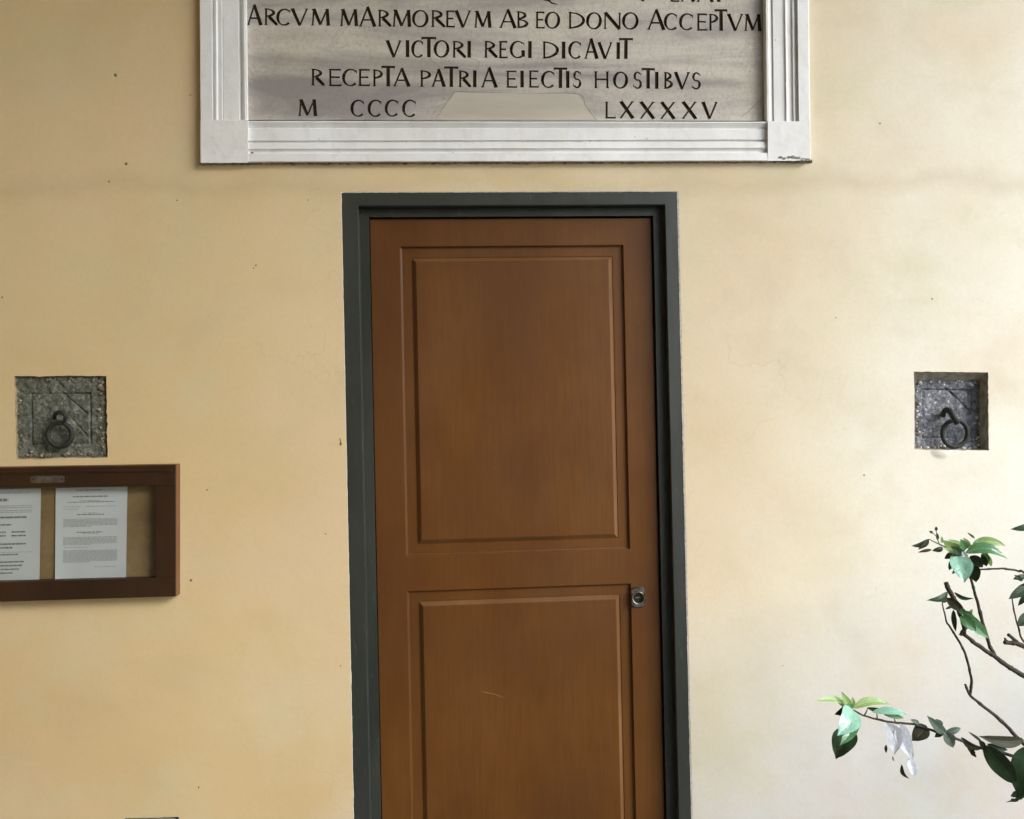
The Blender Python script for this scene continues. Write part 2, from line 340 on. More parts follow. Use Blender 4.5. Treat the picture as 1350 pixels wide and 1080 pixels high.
def lerp_ring(r, cs, ci):                             # carry the ragged ring over to the inner corners
    out = []; n = len(r)
    import bisect
    cc = [Vector(c) for c in cs]; ii = [Vector(c) for c in ci]
    for q in r:
        best = None
        for k in range(4):
            a, b2 = cc[k], cc[(k+1) % 4]; d = b2-a; t = max(0, min(1, (q-a).dot(d)/d.length_squared)); e = (q-(a+d*t)); 
            if best is None or e.length < best[0]: best = (e.length, ii[k].lerp(ii[(k+1) % 4], t)+e*.6)
        out.append(best[1])
    return out
def wob(x, z):                                        # unevenness of the plaster in metres
    dd = max(fx0-x, x-fx1, z-fz1); k = max(.06, min(1, dd/.25)) if dd > -.05 else .06
    q = W(1241, 595); e = math.hypot((x-q.x)/.034, (z-q.z)/.022)
    lump = -.0065*max(0, 1-e*e)**1.2
    return lump+k*wob0(x, z)
def wob0(x, z):
    return .0045*noise.noise(Vector((x*1.6, z*1.4, 0)))+.0012*noise.noise(Vector((x*6, z*5, 4)))
plaque_hole = [Vector(wz(300, 186)), Vector(wz(1030, 186)), Vector(wz(1026, -322)), Vector(wz(296, -322))]
rings = [door_ring, ring(sR, .0022, 20), ring(sL, .003, 40), ring(sB, .002, 60), plaque_hole]
pts, edges = [], []
def loop(r):
    n = len(pts); pts.extend([Vector((q[0], q[1])) for q in r]); edges.extend([(n+i, n+(i+1) % len(r)) for i in range(len(r))])
loop([(XL, -.02), (XR, -.02), (XR, ZT), (XL, ZT)])
for r in rings: loop(r)
gx = -2.6
while gx < 3.4:
    gz = .05
    while gz < 5.55:
        pts.append(Vector((gx+random.uniform(-.004, .004), gz+random.uniform(-.004, .004)))); gz += .035
    gx += .035
q = W(1242, 600)
for i in range(-12, 13):
    for j in range(-9, 10): pts.append(Vector((q.x+i*.004+random.uniform(-.0005, .0005), q.z+j*.004+random.uniform(-.0005, .0005))))
def inside(q, poly):
    c = False; n = len(poly); j = n-1
    for i in range(n):
        a, b2 = poly[i], poly[j]
        if (a[1] > q[1]) != (b2[1] > q[1]) and q[0] < (b2[0]-a[0])*(q[1]-a[1])/(b2[1]-a[1])+a[0]: c = not c
        j = i
    return c
boxes = [(min(q[0] for q in r), max(q[0] for q in r), min(q[1] for q in r), max(q[1] for q in r)) for r in rings]
vo_, eo_, fo_, *_ = delaunay_2d_cdt(pts, edges, [], 0, 1e-6)
def in_hole(q):
    return any(bb[0] <= q[0] <= bb[1] and bb[2] <= q[1] <= bb[3] and inside(q, r) for bb, r in zip(boxes, rings))
vs = [Vector((q.x, wob(q.x, q.y), q.y)) for q in vo_]; fs = []; mi = []
for f in fo_:
    c = sum((vo_[i] for i in f), Vector((0, 0)))/len(f)
    if not in_hole(c):
        if (vo_[f[1]]-vo_[f[0]]).cross(vo_[f[2]]-vo_[f[0]]) < 0: f = list(reversed(f))
        fs.append(tuple(f)); mi.append(0)
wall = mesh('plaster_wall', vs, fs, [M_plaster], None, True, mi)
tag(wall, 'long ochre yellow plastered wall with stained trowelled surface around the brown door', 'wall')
def reveal(r, ri, depth, mat, name='opening_reveal'):
    n = len(r); v = [Vector((q[0], wob(q[0], q[1])+.0002, q[1])) for q in r]; k = 1
    mid = [Vector(((q[0]+p2[0])/2+.002*noise.noise(Vector((q[0]*70, q[1]*70, 1))), depth*.5, (q[1]+p2[1])/2+.002*noise.noise(Vector((q[0]*70, q[1]*70, 5))))) for q, p2 in zip(r, ri)]
    v += mid + [Vector((q[0], depth, q[1])) for q in ri]
    f = []
    for l in (0, n):
        for i in range(n): f.append((l+i, l+n+i, l+n+(i+1) % n, l+(i+1) % n))
    return mesh(name, v, f, mat, wall, True)
reveal(rings[0], [Vector((q.x-(.0042 if q.x > fx1-.01 else -.0006), q.y-(.0022 if q.y > fz1-.01 else 0))) for q in rings[0]], .0016, M_lip)
reveal(rings[1], lerp_ring(rings[1], sR, sRi), .050, M_reveal)
reveal(rings[2], lerp_ring(rings[2], sL, sLi), .030, M_reveal)
reveal(rings[3], lerp_ring(rings[3], sB, sBi), .030, M_reveal)
# masonry behind the plaster face, so the wall has its thickness
b = MB(); b.box(XL, fx0-.004, .09, .4, 0, ZT); b.box(fx1+.004, XR, .09, .4, 0, ZT); b.box(fx0-.004, fx1+.004, .09, .4, fz1+.004, ZT); b.box(XL, XR, .4, .5, 0, ZT)
b.build('wall_core', M_side, wall)
# added out of view to shape the light: left wall, front wall, slab overhead
YFR, XF = -4.2, 4.6; XO = 2.2
b = MB(); b.box(XL-.4, XL, YFR, .5, 0, ZT); tag(b.build('light_blocker_left', M_side), 'added unseen ochre wall at the left, blocks and warms the light', 'wall')
b = MB(); b.box(XL-.4, XO, YFR-.4, YFR-.001, 0, ZT); b.box(XO+.001, 9, YFR-.3, YFR-.05, 0, 1.05); tag(b.build('light_blocker_front', M_blocker), 'added unseen pale wall and parapet facing the door, blocks part of the light', 'wall')
b = MB(); b.box(XL-.4, XF+.3, YFR-.4, .5, ZT+.001, ZT+.3); tag(b.build('light_blocker_top', M_blocker), kind='structure')  # added unseen slab, keeps skylight off the upper wall

# ------------------------------------------------------------ door frame
def frame_piece(name, poly_out, prof, root):
    pass
root_f = thing('door_frame', ((fx0+fx1)/2, 0, 0), 'dark green-grey painted door frame, ragged plaster along its edges', 'door frame')
ix = .056; ix2 = .092
zt = fz1
# real measured lines of the frame: outer band, step, inner band
ax0 = (W(471, 272).x+W(489.5, 1080).x)/2 ; ax1 = (W(876.5, 272).x+W(895, 1080).x)/2; az = W(660, 271).z
bx0 = (W(487, 290, .04).x+W(502, 1080, .04).x)/2; bx1 = (W(860.5, 290, .04).x+W(878.5, 1080, .04).x)/2; bz = W(660, 286, .04).z
Y0, Y1, YD = .0026, .034, .046                         # outer band, inner band, door face
XI0 = ax0; XI1 = ax1
prof = [('o', .05), ('o', Y0), ('a-', Y0), ('a', Y0+.003), ('a', Y1), ('b', Y1), ('b', .085)]
def fr(side, key, z):
    pass
def loopx(key, s):
    e = .002
    if s < 0: return {'o': fx0+.001, 'a-': ax0-e, 'a': ax0, 'b': bx0}[key]
    return {'o': fx1-.001, 'a-': ax1+e, 'a': ax1, 'b': bx1}[key]
def loopz(key): return {'o': fz1-.001, 'a-': az+.0025, 'a': az, 'b': bz}[key]
def lean(z, k, s): return .0006*noise.noise(Vector((k*9.0, z*2.2, s*5+3)))
NZ = 26
for s in (-1, 1):
    v, f = [], []
    for j in range(NZ):
        t = j/(NZ-1)
        for k, (key, y) in enumerate(prof):
            z = loopz(key)*t; v.append((loopx(key, s)+(lean(z, k, s) if 0 < t < 1 else 0), y+(lean(z, k+20, s)*1.5 if 0 < t < 1 else 0), z))
    n = len(prof)
    for j in range(NZ-1):
        for k in range(n-1):
            q = (j*n+k, j*n+k+1, (j+1)*n+k+1, (j+1)*n+k); f.append(q if s < 0 else q[::-1])
    mesh('jamb', v, f, M_frame, root_f)
v, f = [], []; NX = 14
for j in range(NX):
    t = j/(NX-1)
    for k, (key, y) in enumerate(prof):
        v.append((loopx(key, -1)*(1-t)+loopx(key, 1)*t, y+(lean(t*3, k+40, 1)*1.5 if 0 < t < 1 else 0), loopz(key)+(lean(t*2.5, k, 3) if 0 < t < 1 else 0)))
n = len(prof)
for j in range(NX-1):
    for k in range(n-1): f.append((j*n+k, j*n+k+1, (j+1)*n+k+1, (j+1)*n+k))
mesh('head', v, f, M_frame, root_f)

# ------------------------------------------------------------ door leaf
dx0, dx1, dz0, dz1 = bx0+.0015, bx1-.0035, .012, bz-.0035
door = thing('panelled_door', ((dx0+dx1)/2, YD, 0), 'brown varnished wooden door with raised panels set in the dark frame', 'door')
def zz(px, py): return W(px, py, YD).z
def xx(px, py): return W(px, py, YD).x
ox0 = (xx(528, 325)+xx(537, 733)+xx(540, 1000))/3; ox1 = (xx(822.5, 323)+xx(829.5, 724)+xx(836, 1000))/3
oz1 = zz(675, 324.5); oz2 = zz(683, 728.5); oz3 = zz(683, 775); oz4 = .20
def slab(name, x0, x1, z0, z1, mat=M_door, y=YD, d=.036, bw=.0012):
    b = MB(); b.box(x0, x1, y, y+d, z0, z1); return bevel(b.build(name, mat, door), bw)
xs = [dx0, ox0, ox1, dx1]; zs = [dz0, oz4, oz3, oz2, oz1, dz1]; v, f = [], []
for y in (YD, YD+.036):
    for z in zs:
        for x in xs: v.append((x, y, z))
vid = lambda i, j, k: k*24+j*4+i
cells = {(i, j) for i in range(3) for j in range(5)} - {(1, 1), (1, 3)}
for (i, j) in cells:
    f.append((vid(i, j, 0), vid(i+1, j, 0), vid(i+1, j+1, 0), vid(i, j+1, 0))); f.append((vid(i, j, 1), vid(i, j+1, 1), vid(i+1, j+1, 1), vid(i+1, j, 1)))
    for (di, dj, a, c) in ((0, -1, (i, j), (i+1, j)), (1, 0, (i+1, j), (i+1, j+1)), (0, 1, (i+1, j+1), (i, j+1)), (-1, 0, (i, j+1), (i, j))):
        if (i+di, j+dj) not in cells: f.append((vid(*a, 0), vid(*a, 1), vid(*c, 1), vid(*c, 0)))
bevel(mesh('leaf_frame', v, f, M_door, door), .0016, 3)
def panel(z0, z1):
    b = MB(); x0, x1 = ox0+.0002, ox1-.0002; z0 += .0002; z1 -= .0002
    W1 = .0042; m = .030; bv = .0125
    lv = [(0, .007), (W1, .0085), (m, .0085), (m+.0012, .0105), (m+.0030, .0100), (m+bv, .0012), (m+bv+.0015, .0005)]     # inset, depth below door face
    v, f = [], []
    for i, (ins, dp) in enumerate(lv):
        v += [(x0+ins, YD+dp, z0+ins), (x1-ins, YD+dp, z0+ins), (x1-ins, YD+dp, z1-ins), (x0+ins, YD+dp, z1-ins)]
    for i in range(len(lv)-1):
        for k in range(4): f.append((i*4+k, i*4+(k+1) % 4, (i+1)*4+(k+1) % 4, (i+1)*4+k))
    e = (len(lv)-1)*4; f.append((e, e+1, e+2, e+3))
    n = len(v); v += [(x, YD+.03, z) for x, z in ((x0, z0), (x1, z0), (x1, z1), (x0, z1))]
    for k in range(4): f.append((n+k, n+(k+1) % 4, (k+1) % 4, k))
    mi = [1 if 4*4 <= i < 5*4 or 3*4 <= i < 4*4 and i % 4 in (1, 2) else 0 for i in range(len(f))]  # painted highlight: bevel ring all round, groove floor on right and top
    return mesh('panel', v, f, [M_door, M_doorlit], door, False, mi)
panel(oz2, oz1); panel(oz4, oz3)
# back board of the door leaf stays inside the panels' thickness
c0 = W(831.5, 774.5, YD); c1 = W(850.5, 800, YD); lx, lz = (c0.x+c1.x)/2, (c0.z+c1.z)/2; lw, lh = (c1.x-c0.x)/2, (c0.z-c1.z)/2
def rrect(cx, cz, a, b2, r, y, n=6):
    o = []
    for (sx, sz, a0) in ((1, -1, -90), (1, 1, 0), (-1, 1, 90), (-1, -1, 180)):
        for k in range(n+1):
            an = R(a0+90*k/n); o.append((cx+sx*(a-r)+r*math.cos(an), y, cz+sz*(b2-r)+r*math.sin(an)))
    return o
def bridge(b, A, B_):
    n = len(A); b.add(list(A)+list(B_), [(i, (i+1) % n, n+(i+1) % n, n+i) for i in range(n)])
NLK = 56
def sq(a, b2, y, e=5.0): return [(lx+a*math.copysign(abs(math.cos(t))**(2/e), math.cos(t)), y, lz+b2*math.copysign(abs(math.sin(t))**(2/e), math.sin(t))) for t in (2*math.pi*k/NLK for k in range(NLK))]
cs = lambda r, y: [(lx-.0004+r*math.cos(2*math.pi*k/NLK), y, lz-.001+r*math.sin(2*math.pi*k/NLK)) for k in range(NLK)]
LR = [sq(lw, lh, YD), sq(lw, lh, YD-.0035), sq(lw-.0022, lh-.0022, YD-.0062), cs(.0184, YD-.0062), cs(.0182, YD-.0085), cs(.0172, YD-.0108), cs(.0160, YD-.0104), cs(.0148, YD-.0010)]
bz_ = MB()
for A, B_ in zip(LR[3:], LR[4:]): bridge(bz_, A, B_)
b = MB()
for A, B_ in zip(LR[:3], LR[1:4]): bridge(b, A, B_)
lock = b.build('lock_plate', M_steel, door, False); bz_.build('bezel', M_bright, lock, True)
b = MB(); n = 28; A = [(lx-.0004+.0151*math.cos(6.2832*k/n), YD-.0018, lz-.001+.0151*math.sin(6.2832*k/n)) for k in range(n)]; B_ = [(q[0], YD-.001, q[2]) for q in A]; b.prism(A, B_)
b.build('lock_cylinder', M_key, lock)
b = MB(); b.box(lx-.0078, lx+.0070, YD-.0026, YD-.0010, lz-.0022, lz+.0006); b.build('keyhole', M_crack, lock)
b = MB(); q = [W(633, 911.5, YD).lerp(W(633, 911.5, YD), 0), W(642, 913.5, YD), W(652, 915.5, YD), W(660, 918.5, YD), W(667, 921, YD)]
b.tube([Vector((k.x, YD+.0008, k.z)) for k in q], [.0003, .0008, .0006, .0005, .0003], 6); b.build('scratch', M_scratch, door)

# ------------------------------------------------------------ inscribed plaque
YT = .012                                             # tablet face
YF = -.022                                            # frame face
TOPY = -330                                           # the plaque goes on above the picture
pl = thing('inscribed_plaque', W(666, 213), 'large marble plaque with carved Latin lettering and white moulded frame above the door', 'plaque')
def line(a, b2, y): return a[0]+(b2[0]-a[0])*(y-a[1])/(b2[1]-a[1])
# letters -------------------------------------------------
def bar(x0, y0, x1, y1, w0, w1=None):
    w1 = w1 or w0; d = Vector((x1-x0, y1-y0)).normalized(); n = Vector((-d.y, d.x)); a = Vector((x0, y0)); b2 = Vector((x1, y1))
    return [a+n*w0/2, a-n*w0/2, b2-n*w1/2, b2+n*w1/2]
def serif(x, y, w, s=1, t=.05): return [Vector((x-w, y)), Vector((x+w, y)), Vector((x+w*.35, y+s*t*1.3)), Vector((x-w*.35, y+s*t*1.3))]
def vstem(x, y0=0., y1=1., w=.12, sf=.13): return [bar(x, y0, x, y1, w), serif(x, y0, sf, 1), serif(x, y1, sf, -1)]
def arc(cx, cy, rx, ry, a0, a1, w_thin=.09, w_thick=.185, n=18):
    out = []
    for k in range(n):
        q = []
        for t in (k/n, (k+1)/n):
            a = R(a0+(a1-a0)*t); c, s = math.cos(a), math.sin(a); w_ = w_thin+(w_thick-w_thin)*abs(math.cos(a+.25))**1.5
            q.append((Vector((cx+(rx-w_/2+w_*.5)*c, cy+(ry)*s)), Vector((cx+(rx-w_)*c, cy+(ry-w_*.85)*s))))
        out.append([q[0][0], q[1][0], q[1][1], q[0][1]])
    return out
T_, K_ = .10, .21
def glyph(ch, wd):
    """polygons in a box wd wide and 1 high (both relative to the cap height)"""
    w2 = wd/2
    if ch == 'I': return vstem(w2, w=K_, sf=min(.14, wd/2+.02))
    if ch == 'V': return [bar(.07, 1, w2, 0, K_, K_*.8), bar(wd-.07, 1, w2, 0, T_), serif(.09, 1, .13, -1), serif(wd-.09, 1, .12, -1)]
    if ch == 'A': return [bar(.09, 0, w2, 1, T_, T_), bar(wd-.09, 0, w2-.01, 1.02, K_, K_*.8), bar(.25*wd, .34, .75*wd, .34, T_*.8), serif(.10, 0, .12), serif(wd-.10, 0, .13)]
    if ch == 'M': return [bar(.10, 0, .17, 1, T_), bar(.17, 1, w2, .05, K_, K_*.8), bar(wd-.17, 1, w2, .05, T_), bar(wd-.10, 0, wd-.17, 1, K_), serif(.10, 0, .11), serif(wd-.11, 0, .13), serif(.13, 1, .10, -1), serif(wd-.13, 1, .10, -1)]
    if ch == 'N': return [bar(.12, 0, .12, 1, T_), bar(.12, 1, wd-.10, 0, K_), bar(wd-.10, 0, wd-.10, 1, T_), serif(.12, 0, .12), serif(.10, 1, .10, -1), serif(wd-.11, 1, .11, -1)]
    if ch == 'H': return vstem(.12) + vstem(wd-.12) + [bar(.12, .52, wd-.12, .52, T_)]
    if ch == 'L': return vstem(.12) + [bar(.1, .035, wd-.02, .035, T_), serif(wd-.04, 0, .03, 1, .14)]
    if ch == 'E': return vstem(.12) + [bar(.1, .035, wd-.02, .035, T_), bar(.1, .965, wd-.05, .965, T_), bar(.1, .52, wd-.12, .52, T_), serif(wd-.04, 0, .03, 1, .13), serif(wd-.07, 1, .03, -1, .11), serif(wd-.13, .46, .025, 1, .09)]
    if ch == 'T': return [bar(w2, 0, w2, 1, K_), serif(w2, 0, .13), bar(.02, .965, wd-.02, .965, T_+.01), serif(.04, 1, .035, -1, .11), serif(wd-.04, 1, .035, -1, .11)]
    if ch == 'X': return [bar(.12, 1, wd-.10, 0, K_), bar(.10, 0, wd-.12, 1, T_), serif(.12, 0, .11), serif(wd-.11, 0, .12), serif(.12, 1, .12, -1), serif(wd-.12, 1, .11, -1)]
    if ch == 'O': return arc(w2, .5, w2, .52, 0, 360, n=30)
    if ch == 'Q': return arc(w2, .5, w2, .52, 0, 360, n=30) + [bar(w2, .05, w2+.30, -.16, .10, .09), bar(w2+.30, -.16, w2+.62, -.22, .09, .03)]
    if ch == 'C': return arc(w2+.06, .5, w2+.06, .52, 48, 312, n=24) + [bar(wd-.05, .74, wd-.04, .92, .05), ]
    if ch == 'G': return arc(w2+.04, .5, w2+.04, .52, 50, 300, n=24) + [bar(wd-.10, .08, wd-.10, .44, K_), serif(wd-.10, .46, .12, -1), bar(wd-.06, .76, wd-.05, .92, .05)]
    if ch == 'D': return vstem(.12) + arc(.12, .5, wd-.12, .5, -90, 90, n=20) + [bar(.1, .03, .2, .03, T_), bar(.1, .97, .2, .97, T_)]
    if ch == 'P': return vstem(.12) + arc(.16, .73, wd-.18, .27, -90, 90, n=16)
    if ch == 'R': return vstem(.12) + arc(.14, .74, (wd-.14)*.78, .26, -90, 90, n=16) + [bar(.30, .50, wd-.05, .03, K_, K_*.8), serif(wd-.06, 0, .10)]
    if ch == 'B': return vstem(.12) + arc(.14, .76, (wd-.14)*.80, .24, -90, 90, n=14) + arc(.14, .27, wd-.15, .27, -90, 90, n=16)
    if ch == 'S': return arc(w2, .74, w2*.86, .28, 35, 270, T_, T_+.045, 16) + arc(w2, .27, w2*.98, .29, -145, 90, T_, T_+.05, 16) + [bar(wd*.88, .78, wd*.88, .93, .05), bar(wd*.08, .08, wd*.08, .24, .05)]
    return []
LINES = [   # baseline (x0,y0)-(x1,y1), cap height in photo pixels, letters (char, left, right[, taller])
    ((325, -2), (1000, 3.2), 22, [('Q', 710, 733), ('V', 838, 858), ('E', 883, 896), ('N', 897, 917), ('A', 918, 941), ('I', 944, 951)]),
    ((330, 33), (1000, 41), 22, [('A', 325, 346, 1.2), ('R', 348, 366), ('C', 364, 383), ('V', 384, 406.5), ('M', 410, 435),
        ('M', 448, 472), ('A', 473, 496, 1.16), ('R', 498, 516), ('M', 517, 542), ('O', 543, 565), ('R', 568, 587), ('E', 587, 600), ('V', 600, 621), ('M', 625, 648),
        ('A', 658, 681, 1.12), ('B', 681, 697), ('E', 705.5, 718.5), ('O', 718, 738.5), ('D', 749, 771.5), ('O', 772.5, 793.5), ('N', 795, 819), ('O', 820, 842),
        ('A', 853, 877, 1.2), ('C', 875, 893), ('C', 895, 914), ('E', 918, 933), ('P', 934, 947.5), ('T', 942, 959.5, 1.25), ('V', 959, 980), ('M', 981, 1004)]),
    ((510, 75.3), (830, 78), 22.3, [('V', 509, 529.5), ('I', 534.5, 540), ('C', 542, 558), ('T', 555.5, 575.5, 1.2), ('O', 571.5, 592.5), ('R', 596, 614.5), ('I', 615.5, 621.5),
        ('R', 638, 656), ('E', 657, 669.5), ('G', 672, 692), ('I', 695.5, 701.5), ('D', 715, 737), ('I', 740, 746), ('C', 749, 766.5), ('A', 770, 789, 1.16), ('V', 788, 807.5), ('I', 812, 818), ('T', 815.5, 834.5, 1.2)]),
    ((410, 113), (910, 117.6), 22, [('R', 410, 428), ('E', 433, 450.5), ('C', 451, 471), ('E', 472, 488), ('P', 491, 505.5), ('T', 502.5, 521, 1.2), ('A', 518, 541, 1.08),
        ('P', 553.5, 569), ('A', 568.5, 587.5, 1.05), ('T', 585.5, 604.5, 1.2), ('R', 604, 621), ('I', 622.5, 629), ('A', 634, 656, 1.16),
        ('E', 667, 682), ('I', 685, 691.5), ('E', 696.5, 710.5), ('C', 713, 731), ('T', 729.5, 748, 1.2), ('I', 745.5, 751.5), ('S', 755, 766.5),
        ('H', 783, 803.5), ('O', 808, 828), ('S', 834.5, 846.5), ('T', 845.5, 863.5, 1.22), ('I', 862.5, 869), ('B', 874.5, 887.5), ('V', 889, 909.5), ('S', 911.5, 924)]),
    ((400, 153), (940, 157), 22, [('M', 393, 418), ('C', 462, 480), ('C', 484.5, 503), ('C', 507, 525.5), ('C', 530, 548.5),
        ('L', 797, 812), ('X', 816, 836.5), ('X', 842.5, 864), ('X', 869.5, 891), ('X', 898, 919.5), ('V', 925, 946)])]
pts, edges, owners = [], [], []
tab = [(327.3, 158.6), (1006, 159.5), (1003.5, -300), (321.5, -300)]
def addloop(q):
    n = len(pts); pts.extend(q); edges.extend([(n+i, n+(i+1) % len(q)) for i in range(len(q))])
def tz(px, py): q = W(px, py, YT); return Vector((q.x, q.z))
tabc = [tz(*q) for q in tab]
addloop([tabc[0], tabc[1], tabc[2], tabc[3]])
gi = 0
for (a, b2, H, ls) in LINES:
    for L in ls:
        ch, x0, x1 = L[:3]; hh = H*(L[3] if len(L) > 3 else 1)*random.uniform(.985, 1.015); wd = (x1-x0)/H
        sx = 1.0; polys = []
        jit = random.uniform(-.25, .25); tilt = random.uniform(-.012, .012)
        for pg in glyph(ch, wd):
            qq = []
            for v_ in pg:
                px = x0+(v_.x+tilt*v_.y)*H; by = line((a[1], a[0]), (b2[1], b2[0]), px)+jit
                qq.append(tz(px+random.uniform(-.10, .10), by-v_.y*hh+random.uniform(-.10, .10)))
            # make counter-clockwise
            ar = sum(qq[i].cross(qq[(i+1) % len(qq)]) for i in range(len(qq)))
            if ar < 0: qq.reverse()
            polys.append(qq); addloop(qq)
        bb = (min(q.x for g_ in polys for q in g_), max(q.x for g_ in polys for q in g_), min(q.y for g_ in polys for q in g_), max(q.y for g_ in polys for q in g_))
        owners.append((ch, polys, bb))
vo_, eo_, fo_, *_ = delaunay_2d_cdt(pts, edges, [], 0, 1e-7)
own = {}; tabf = []
for f in fo_:
    c = sum((vo_[i] for i in f), Vector((0, 0)))/len(f); k = -1
    for i, (ch, polys, bb) in enumerate(owners):
        if bb[0] <= c.x <= bb[1] and bb[2] <= c.y <= bb[3] and any(inside(c, g_) for g_ in polys): k = i; break
    if (vo_[f[1]]-vo_[f[0]]).cross(vo_[f[2]]-vo_[f[0]]) < 0: f = list(reversed(f))
    if k < 0:
        if inside(c, tabc): tabf.append(tuple(f))
    else: own.setdefault(k, []).append(tuple(f))
tablet = mesh('marble_tablet', [Vector((q.x, YT, q.y)) for q in vo_], tabf, M_marble, pl)
DEEP = .0045
for k, tris in own.items():
    idx = {}; v, f = [], []
    def vi(i, y):
        if (i, y) not in idx: idx[(i, y)] = len(v); v.append(Vector((vo_[i].x, y, vo_[i].y)))
        return idx[(i, y)]
    ec = {}
    for t_ in tris:
        f.append(tuple(vi(i, YT+DEEP) for i in t_))
        for i in range(len(t_)): ec[(t_[i], t_[(i+1) % len(t_)])] = 1
    for (i, j) in ec:
        if (j, i) not in ec: f.append((vi(i, YT), vi(j, YT), vi(j, YT+DEEP), vi(i, YT+DEEP)))
    mesh('carved_letter', v, f, M_letter, pl)
# repair inlay and cracks in the tablet
b = MB(); q = [(574, 158), (784, 158.6), (761, 124), (600, 121.5)]
b.prism([W(*k, YT-.0005) for k in q], [W(*k, YT+.0015) for k in q]); bevel(b.build('repair_patch', M_patch, pl), .0004)
def crack(pp, wd=.0009, y=YT, par=pl, mat=M_crack):
    b = MB(); P = [W(*k, y) for k in pp]; P = spline(P, 5)
    P = [Vector((k.x+.0006*noise.noise(k*90), y-.0002, k.z+.0008*noise.noise(k*70+Vector((3, 3, 3))))) for k in P]
    b.tube(P, [wd*(.6+.6*abs(noise.noise(k*60))) for k in P], 5); return b.build('crack', mat, par)
crack([(598, 121), (640, 122), (700, 123.5), (762, 124), (772, 140), (786, 158)], .0007)
crack([(978, 154), (988, 146), (1000, 133)], .0008); crack([(600, 121.5), (588, 136), (574, 158)], .0004)
crack([(565, 77), (575, 84), (583, 92)], .0005); crack([(620, 77), (630, 80), (631, 88), (625, 92)], .0005)
# moulded white frame: profile bands traced in the photo plane, each with its own depth
def moulding(name, cols, ends, horizontal=False, seg=22):
    """cols: list of (pos, depth); ends: function (pos, t) -> photo px,py"""
    v, f = [], []; n = len(cols)
    for j in range(seg+1):
        t = j/seg
        for k, (p_, y) in enumerate(cols):
            px, py = ends(p_, t); q = W(px, py, y); jn = .0006*noise.noise(Vector((k*3.3, t*18, p_)))+.0005*noise.noise(Vector((k, t*60, p_)))
            v.append((q.x+(0 if horizontal else jn), q.y, q.z+(jn if horizontal else 0)))
    for j in range(seg):
        for k in range(n-1): f.append((j*n+k, j*n+k+1, (j+1)*n+k+1, (j+1)*n+k))
    return mesh(name, v, f, M_white, pl)
YB = .03
left = [(264, .0), (264, YF+.002), (264.7, YF), (279.8, YF), (281.2, YF+.012), (282.6, YF+.013), (283.4, YF+.007), (285.5, YF+.005), (288, YF+.009), (292.8, YF+.008), (294, YF+.0135), (295, YF+.011), (315.5, YF+.011), (317, YF+.018), (319.5, YF+.019), (320.5, YF+.011), (323, YF+.0085), (326, YF+.010), (327.4, YF+.014), (327.6, YB)]
def le(p_, t):
    y = TOPY+(158.8-TOPY)*t; return (p_+(y-158)*(.006 if p_ < 300 else .013)*.9, y)
moulding('frame_stile', [(a, b_) for a, b_ in left][::-1][::-1], le)
right = [(1004.6, YB), (1010.6, YF+.014), (1011.5, YF+.009), (1014, YF+.0085), (1015.6, YF+.013), (1019.6, YF+.017), (1020.6, YF+.011), (1035.6, YF+.011), (1037, YF+.006), (1038.6, YF+.007), (1039.6, YF+.012), (1045.6, YF+.013), (1046.6, YF+.007), (1048.4, YF+.007), (1049.6, YF+.013), (1052.4, YF+.011), (1053.4, YF), (1067.2, YF), (1068, YF+.002), (1068, 0)]
def re_(p_, t):
    y = TOPY+(160-TOPY)*t; return (p_+(y-158)*.012, y)
moulding('frame_stile', right, re_)
bot = [(159.0, YB), (159.2, YF+.009), (160.5, YF+.007), (162, YF+.009), (168.4, YF+.017), (169, YF+.012), (185, YF+.012), (186, YF+.018), (187.4, YF+.018), (188.4, YF+.009), (195.8, YF+.006), (197, YF+.011), (200, YF+.014), (202.2, YF+.012), (203, YF+.001), (212.3, YF), (213.6, YF+.003), (214, .002)]
def be(p_, t):
    x = 327.2+(1012.5-327.2)*t; return (x, p_+.6-1.6*(t if p_ > 180 else -t*.6)*1.0)
o = moulding('frame_rail', bot, be, True, 60)
o.data.flip_normals()
# plain corner blocks, slightly proud and with a chipped lower edge
def block(name, q, seed):
    """q: four photo corners (lower left, lower right, upper right, upper left)"""
    b = MB(); N = 10; f0, f1 = [], []
    for k in range(4):
        a, c = Vector((*q[k], 0)), Vector((*q[(k+1) % 4], 0))
        for i in range(N):
            t = i/N; m = a.lerp(c, t); jt = .35 if k == 0 else .18
            m.y += jt*noise.noise(Vector((m.x*.7, m.y*.5, seed))); m.x += .2*noise.noise(Vector((m.x*.3, m.y*.7, seed+9)))
            f0.append(W(m.x, m.y, YF-.0003)); f1.append(W(m.x, m.y, .004))
    b.prism(f0, f1); return bevel(b.build(name, M_white, pl), .0009, 2)
block('corner_block', [(264.3, 215), (327.4, 214.7), (327.2, 158.4), (264.1, 158.2)], 1)
block('corner_block', [(1012.2, 212.5), (1069, 212), (1068.1, 160.2), (1012.0, 159.6)], 5)
# crumbled mortar line under the plaque
v, f = [], []; N = 260
for i in range(N+1):
    t = i/N; x = 263+(1071-263)*t; yb = 215.2-2.8*t
    h = 1.9+1.3*noise.noise(Vector((x*.05, 0, 0)))+2.0*noise.noise(Vector((x*.35, 2, 0)))+1.2*noise.noise(Vector((x*.9, 2, 4)))
    if 1035 < x < 1069: h += 1.0
    for (py, y) in ((yb-2, -.010), (yb+h*.5, -.008+.004*noise.noise(Vector((x*.5, 5, 0)))), (yb+max(.8, h+1.0), .003)):
        v.append(W(x, py, y))
for i in range(N):
    for k in range(2): a = i*3+k; f.append((a, a+1, a+4, a+3))
mo = mesh('mortar_joint', v, f, M_mortar, pl, True); mo.data.flip_normals()
